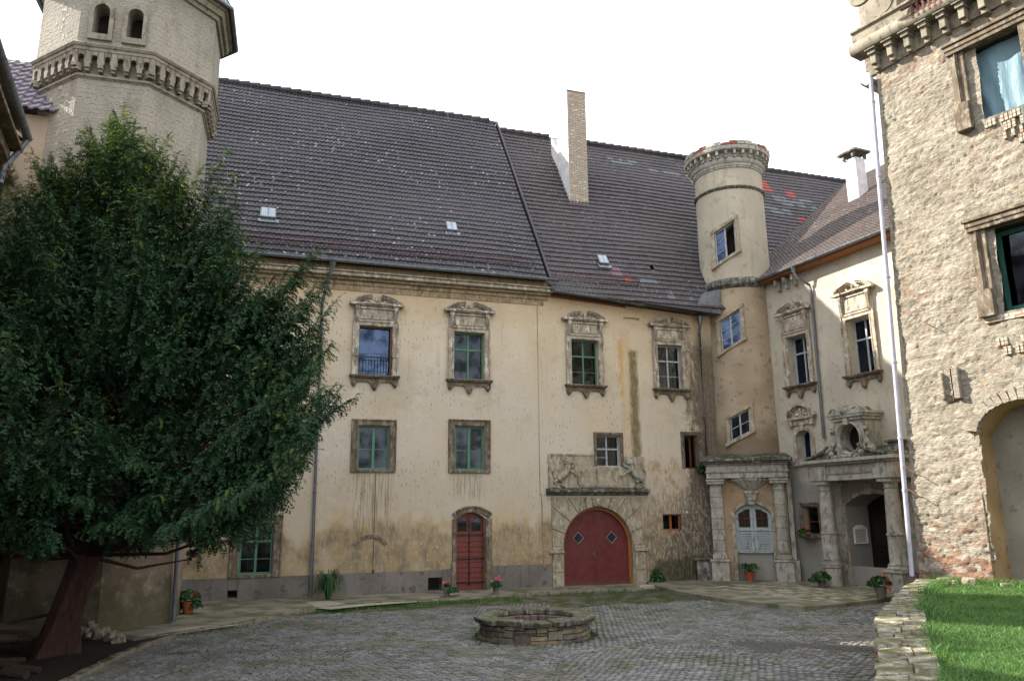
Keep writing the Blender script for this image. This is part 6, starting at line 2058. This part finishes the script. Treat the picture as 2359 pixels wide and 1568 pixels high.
# leaders seen against the tower and roof (tree-local tips)
def tipat(x, y, D):
    r_ = ray(x, y)
    return Vector((0, 0, EYE)) + r_ * (D / math.hypot(r_.x, r_.y)) - TV
for x, y, D in ((287, 240, 15.6), (200, 290, 15.4), (255, 300, 15), (330, 320, 15.2), (412, 350, 14.8), (380, 400, 14.6), (525, 340, 14.6), (545, 398, 14.2), (500, 420, 14.8), (548, 450, 14),
                (150, 330, 15.2), (75, 350, 14.5), (20, 380, 13.6), (548, 520, 13.6), (600, 560, 13.3), (742, 562, 12.8), (700, 610, 13), (782, 682, 12.6), (740, 640, 12.8), (772, 782, 12.4), (750, 745, 12.6),
                (752, 880, 12.2), (735, 830, 12.2), (720, 980, 12), (700, 930, 12.2), (655, 1070, 11.9), (680, 1030, 12), (600, 1100, 11.8), (640, 880, 12)):
    tip = tipat(x, y, D)
    out = Vector((tip.x - AX.x, tip.y - AX.y, 0)).normalized()
    ln = 2.5
    up = .8 if y < 560 else (.45 if y < 1000 else .15)
    base = tip - out * ln * (.3 if y < 450 and 180 < x < 350 else .8) - UPV * ln * up
    shoots.append((base, tip))
    for q in range(3 if y < 1000 else 1):
        bk = rnd.uniform(.25, 1.0)
        jt = Vector((rnd.uniform(-.35, .35), rnd.uniform(-.35, .35), rnd.uniform(-.35, .1)))
        shoots.append((base + jt - UPV * .2, tip - (tip - base).normalized() * bk + jt))
for base, tip in shoots:
    hi = tip.z > 8.2
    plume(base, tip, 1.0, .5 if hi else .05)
    if rnd.random() < .22 and not inside_building(base):
        zt = max(1.8, base.z - rnd.uniform(.6, 1.8))
        tx = float(np.interp(zt, [p[2] for p in tp], [p[0] for p in tp])); ty = float(np.interp(zt, [p[2] for p in tp], [p[1] for p in tp]))
        a_ = Vector((tx, ty, zt))
        mid = a_.lerp(base, .5) + Vector((rnd.uniform(-.2, .2), rnd.uniform(-.2, .2), -.2))
        bra.tube([a_, mid, base, base.lerp(tip, .5)], [.045, .03, .016, .006], 5)
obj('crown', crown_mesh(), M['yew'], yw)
bra.build('branches', M['bark'], yw)
print('yew sprays', sum(map(len, TW)))

# ================================================================== SMALL THINGS
def foliage(name, parent, c, rx, rz, n, size, mat, droop=.2, seed=0):
    rg = np.random.default_rng(seed)
    V, F, A = [], [], []
    for i in range(n):
        d = Vector(rg.normal(size=3)).normalized()
        d.z = abs(d.z) * 1.0 - .25
        r_ = rg.random() ** .4
        p = Vector(c) + Vector((d.x * rx * r_, d.y * rx * r_, d.z * rz * r_))
        nrm = (d + Vector(rg.normal(size=3)) * .5 + Vector((0, 0, .5))).normalized()
        t1 = nrm.orthogonal().normalized(); t2 = nrm.cross(t1)
        s_ = size * rg.uniform(.6, 1.2)
        bi = len(V)
        V += [p - t1 * s_ - t2 * s_ * .3, p - t2 * s_, p + t1 * s_ - t2 * s_ * .3, p + t1 * s_ * .7 + t2 * s_ * .8 - nrm * s_ * droop, p + t2 * s_ * 1.05, p - t1 * s_ * .7 + t2 * s_ * .8 - nrm * s_ * droop]
        F.append((bi, bi + 1, bi + 2, bi + 3, bi + 4, bi + 5)); A.append(rg.random())
    return obj(name, np_mesh(name, [v[:] for v in V], F, A), M[mat], parent)
def flowers(parent, pts, r, mat):
    b = MB()
    for p in pts:
        for j in range(7):
            q = Vector(p) + Vector((random.gauss(0, r * .5), random.gauss(0, r * .5), random.gauss(0, r * .4)))
            b.ball(q, r * .42, 1, 1, .8, n=4)
    return b.build('flower', M[mat], parent)
def potted(name, loc, pot, label, fol, fl=(), flm='redf', potmat='terra', cat='potted plant', scale=1):
    o = empty(name, loc, 90, label=label, cat=cat, group='flower pots in the yard')
    r, h = pot
    MB().lathe([(r * .68, 0), (r * .95, h * .86), (r * 1.08, h * .87), (r * 1.08, h), (r * .92, h), (r * .9, h * .9), (.01, h * .88)], n=20).build('pot', M[potmat], o, smooth=True)
    for i, f in enumerate(fol): foliage('foliage', o, f[0], f[1], f[2], f[3], f[4], 'leaf', seed=i + int(abs(loc[0]) * 10))
    if fl: flowers(o, fl, .05, flm)
    return o
pz = .06
p = gp(432, 1412, pz)
o = potted('geranium_pot', (p.x, p.y, pz), (.17, .3), 'big bushy potted geranium at the corner of the octagonal tower', [((0, 0, .42), .3, .22, 260, .05), ((.22, -.05, .2), .16, .22, 110, .045), ((-.15, .05, .15), .15, .15, 60, .045)],
       [(.2, -.15, .5)], 'redf', 'welltan' if False else 'terra')
p = gp(1035, 1373, pz)
potted('geranium_pot', (p.x - .09, p.y + .1, pz), (.12, .26), 'grey pot of pink geraniums left of the red door', [((0, 0, .3), .12, .12, 60, .04), ((.2, -.12, .17), .19, .14, 220, .035)], [(-.05, 0, .42), (.06, -.03, .44), (-.1, 0, .4)], 'pinkf', 'greypot')
p = gp(1142, 1366, pz)
potted('geranium_pot', (p.x, p.y, pz), (.1, .2), 'small round pink geranium bush right of the red door', [((0, 0, .24), .2, .18, 240, .036)], [(.02, -.05, .45), (.1, 0, .5), (.14, -.08, .42)], 'pinkf', 'greypot')
p = gp(1893, 1352, .1)
potted('geranium_pot', (p.x, p.y, .1), (.14, .22), 'red geranium in a pot in front of the left porch column', [((0, 0, .32), .3, .24, 330, .05), ((-.2, 0, .22), .2, .16, 120, .05)], [(.1, -.1, .58)], 'redf', 'greypot')
p = gp(2030, 1376, .1)
potted('geranium_pot', (p.x, p.y, .1), (.17, .3), 'grey pot of bright red geraniums before the right porch column', [((0, 0, .42), .3, .24, 330, .05), ((-.2, 0, .36), .18, .14, 100, .05)],
       [(.12, -.2, .5), (.22, -.15, .36), (.02, -.24, .4), (.24, 0, .5), (.08, -.1, .66), (.16, -.24, .26)], 'redf', 'greypot')
# strappy plants
def strappy(o, n, L, spread, w_, z0, up=.9, mat='strap'):
    V, F, A = [], [], []
    for i in range(n):
        a_ = random.random() * 2 * math.pi
        d = Vector((math.cos(a_), math.sin(a_), 0)); s_ = Vector((-d.y, d.x, 0)) * w_
        l_ = L * random.uniform(.6, 1.1); sp = spread * random.uniform(.4, 1.1)
        K = 7
        pts_ = []
        for j in range(K + 1):
            t = j / K
            pts_.append(Vector((0, 0, z0)) + d * (sp * t + .05) + Vector((0, 0, l_ * (up * t * 1.9 - up * 1.75 * t * t))))
        bi = len(V)
        for j, q in enumerate(pts_):
            wj = 1 - .8 * (j / K) ** 2
            V += [q - s_ * wj, q + s_ * wj]
        at = random.random()
        for j in range(K): F.append((bi + 2 * j, bi + 2 * j + 1, bi + 2 * j + 3, bi + 2 * j + 2)); A.append(at)
    return obj('leaves', np_mesh('leaves', [v[:] for v in V], F, A), M[mat], o)
p = gp(1727, 1337, .1)
o = potted('lily_pot', (p.x, p.y, .1), (.17, .32), 'terracotta pot of arching strap leaves before the blue-grey portal door', [])
strappy(o, 150, .62, .5, .014, .3)
p = gp(755, 1381, pz)
o = empty('daylily_clump', (p.x, p.y, pz), 90, label='tall clump of drooping strap leaves beside the long downpipe', cat='plant')
strappy(o, 150, .95, .55, .014, .0, 1.6)
# window flower box
o = empty('flower_box', (*W2(wg, .82, .22), 1.62), AZW, label='box of red geraniums on the sill of the barred ground floor window', cat='flower box')
MB().box(-.32, .32, -.12, .1, -.06, .1).build('box', M['greypot'], o)
foliage('foliage', o, (-.02, -.12, .1), .3, .22, 260, .045, 'leaf', seed=3)
flowers(o, [(.2, -.25, .22), (-.28, -.2, .05), (.1, -.28, .3), (.28, -.2, .1), (-.1, -.3, -.02)], .045, 'redf')
# notice case hung on the left reveal of the door
o = empty('notice_case', (*W2(wg, 2.425, -.5), 1.4), AZW, label='white framed notice case with a crest top on the reveal of the entrance door', cat='notice board')
b = MB()
b.box(0, .05, -.3, -.26, 0, .5).box(0, .05, .26, .3, 0, .5).box(0, .05, -.26, .26, 0, .04).box(0, .05, -.26, .26, .46, .5)
b.add([(x, y, z) for x in (0, .05) for y, z in ((-.3, .5), (.3, .5), (.18, .57), (.06, .6), (-.06, .6), (-.18, .57))], [tuple(range(6)), tuple(range(6, 12))] + [(i, (i + 1) % 6, 6 + (i + 1) % 6, 6 + i) for i in range(6)])
b.build('frame', M['white'], o, bevel=.004)
MB().box(.005, .02, -.26, .26, .04, .46).build('sheet', M['paper'], o)
# flat pale stone near the gate
p = gp(1487, 1353, .02)
o = MB().stone((0, 0, 0), .48, .3, .14, .2).build('stone_slab', M['paleconc'], label='pale flat boulder lying right of the dark red gate', cat='stone')
o.location = (p.x, p.y, .05)
# rubble heap at the tower foot
lab = 'grey rubble stone in the heap at the octagonal tower foot'
rng = random.Random(3)
proto = [MB().stone((0, 0, 0), .2, .15, .13, 0, .22).mesh('rubble_stone') for _ in range(5)]
for m_ in proto: m_.materials.append(M['rubst'])
for i in range(34):
    px_ = 165 + 120 * rng.random()
    top = max(0, 1 - abs(px_ - 205) / 60)
    q = gp(px_, 1468 + rng.uniform(-5, 9), .05)
    o = obj('rubble_stone', proto[i % 5], label=lab, cat='stone', group='rubble heap by the octagonal tower')
    s_ = rng.uniform(.55, 1.05)
    o.location = (q.x, q.y, .06 + .28 * top * rng.random())
    o.rotation_euler = (rng.random() * .6, rng.random() * .6, rng.random() * 6)
    o.scale = (s_, s_, s_)
# firewood in the dark corner
lm = []
for i in range(3):
    b = MB().tube([(-.22, 0, 0), (.22, 0, 0)], [.055 + .01 * i, .05 + .01 * i], 9)
    m_ = b.mesh('log'); m_.materials.append(M['log']); lm.append(m_)
for i, (x, y, z, rz_) in enumerate(((20, 1400, .5, .3), (40, 1410, .35, .8), (15, 1425, .2, .1), (55, 1395, .6, 1.9), (30, 1385, .75, .4), (5, 1408, .6, 1.2), (10, 1530, .1, .2), (60, 1540, .1, .1), (35, 1550, .1, -.2), (25, 1520, .1, .9))):
    q = gp(x, y + (0 if y > 1500 else 60), z)
    o = obj('firewood_log', lm[i % 3], label='cut firewood log in the dark corner left of the yew trunk' if i < 6 else 'split log lying on the soil in front of the yew', cat='log', group='firewood by the yew' if i < 6 else 'logs lying on the soil')
    o.location = (q.x, q.y, max(.1, z)); o.rotation_euler = (0, .1, rz_)
for i, (a_, c_) in enumerate((((-9.8, 14.6, .55), (-8.6, 15.8, .75)), ((-10.0, 14.2, .1), (-8.9, 13.9, .25)))):
    o = MB().tube([a_, c_], [.05, .03], 6).build('plank', M['log'], label=['long grey plank propped behind the yew trunk', 'short plank lying by the yew roots'][i], cat='plank')
# ivy at the damp corner and moss bush by the gate
o = empty('wall_plant', (*W2(main, 7.35, .1), 3.95), AZM, label='small green plant growing out of the sill of the narrow brown window', cat='plant')
foliage('foliage', o, (0, 0, 0), .2, .3, 120, .035, 'leaf', seed=8)
o = empty('moss_tuft', (*W2(main, 5.35, .15), .1), AZM, label='dark mossy growth at the wall foot right of the gate', cat='plant')
foliage('foliage', o, (0, 0, .1), .3, .5, 420, .03, 'strap', seed=9)
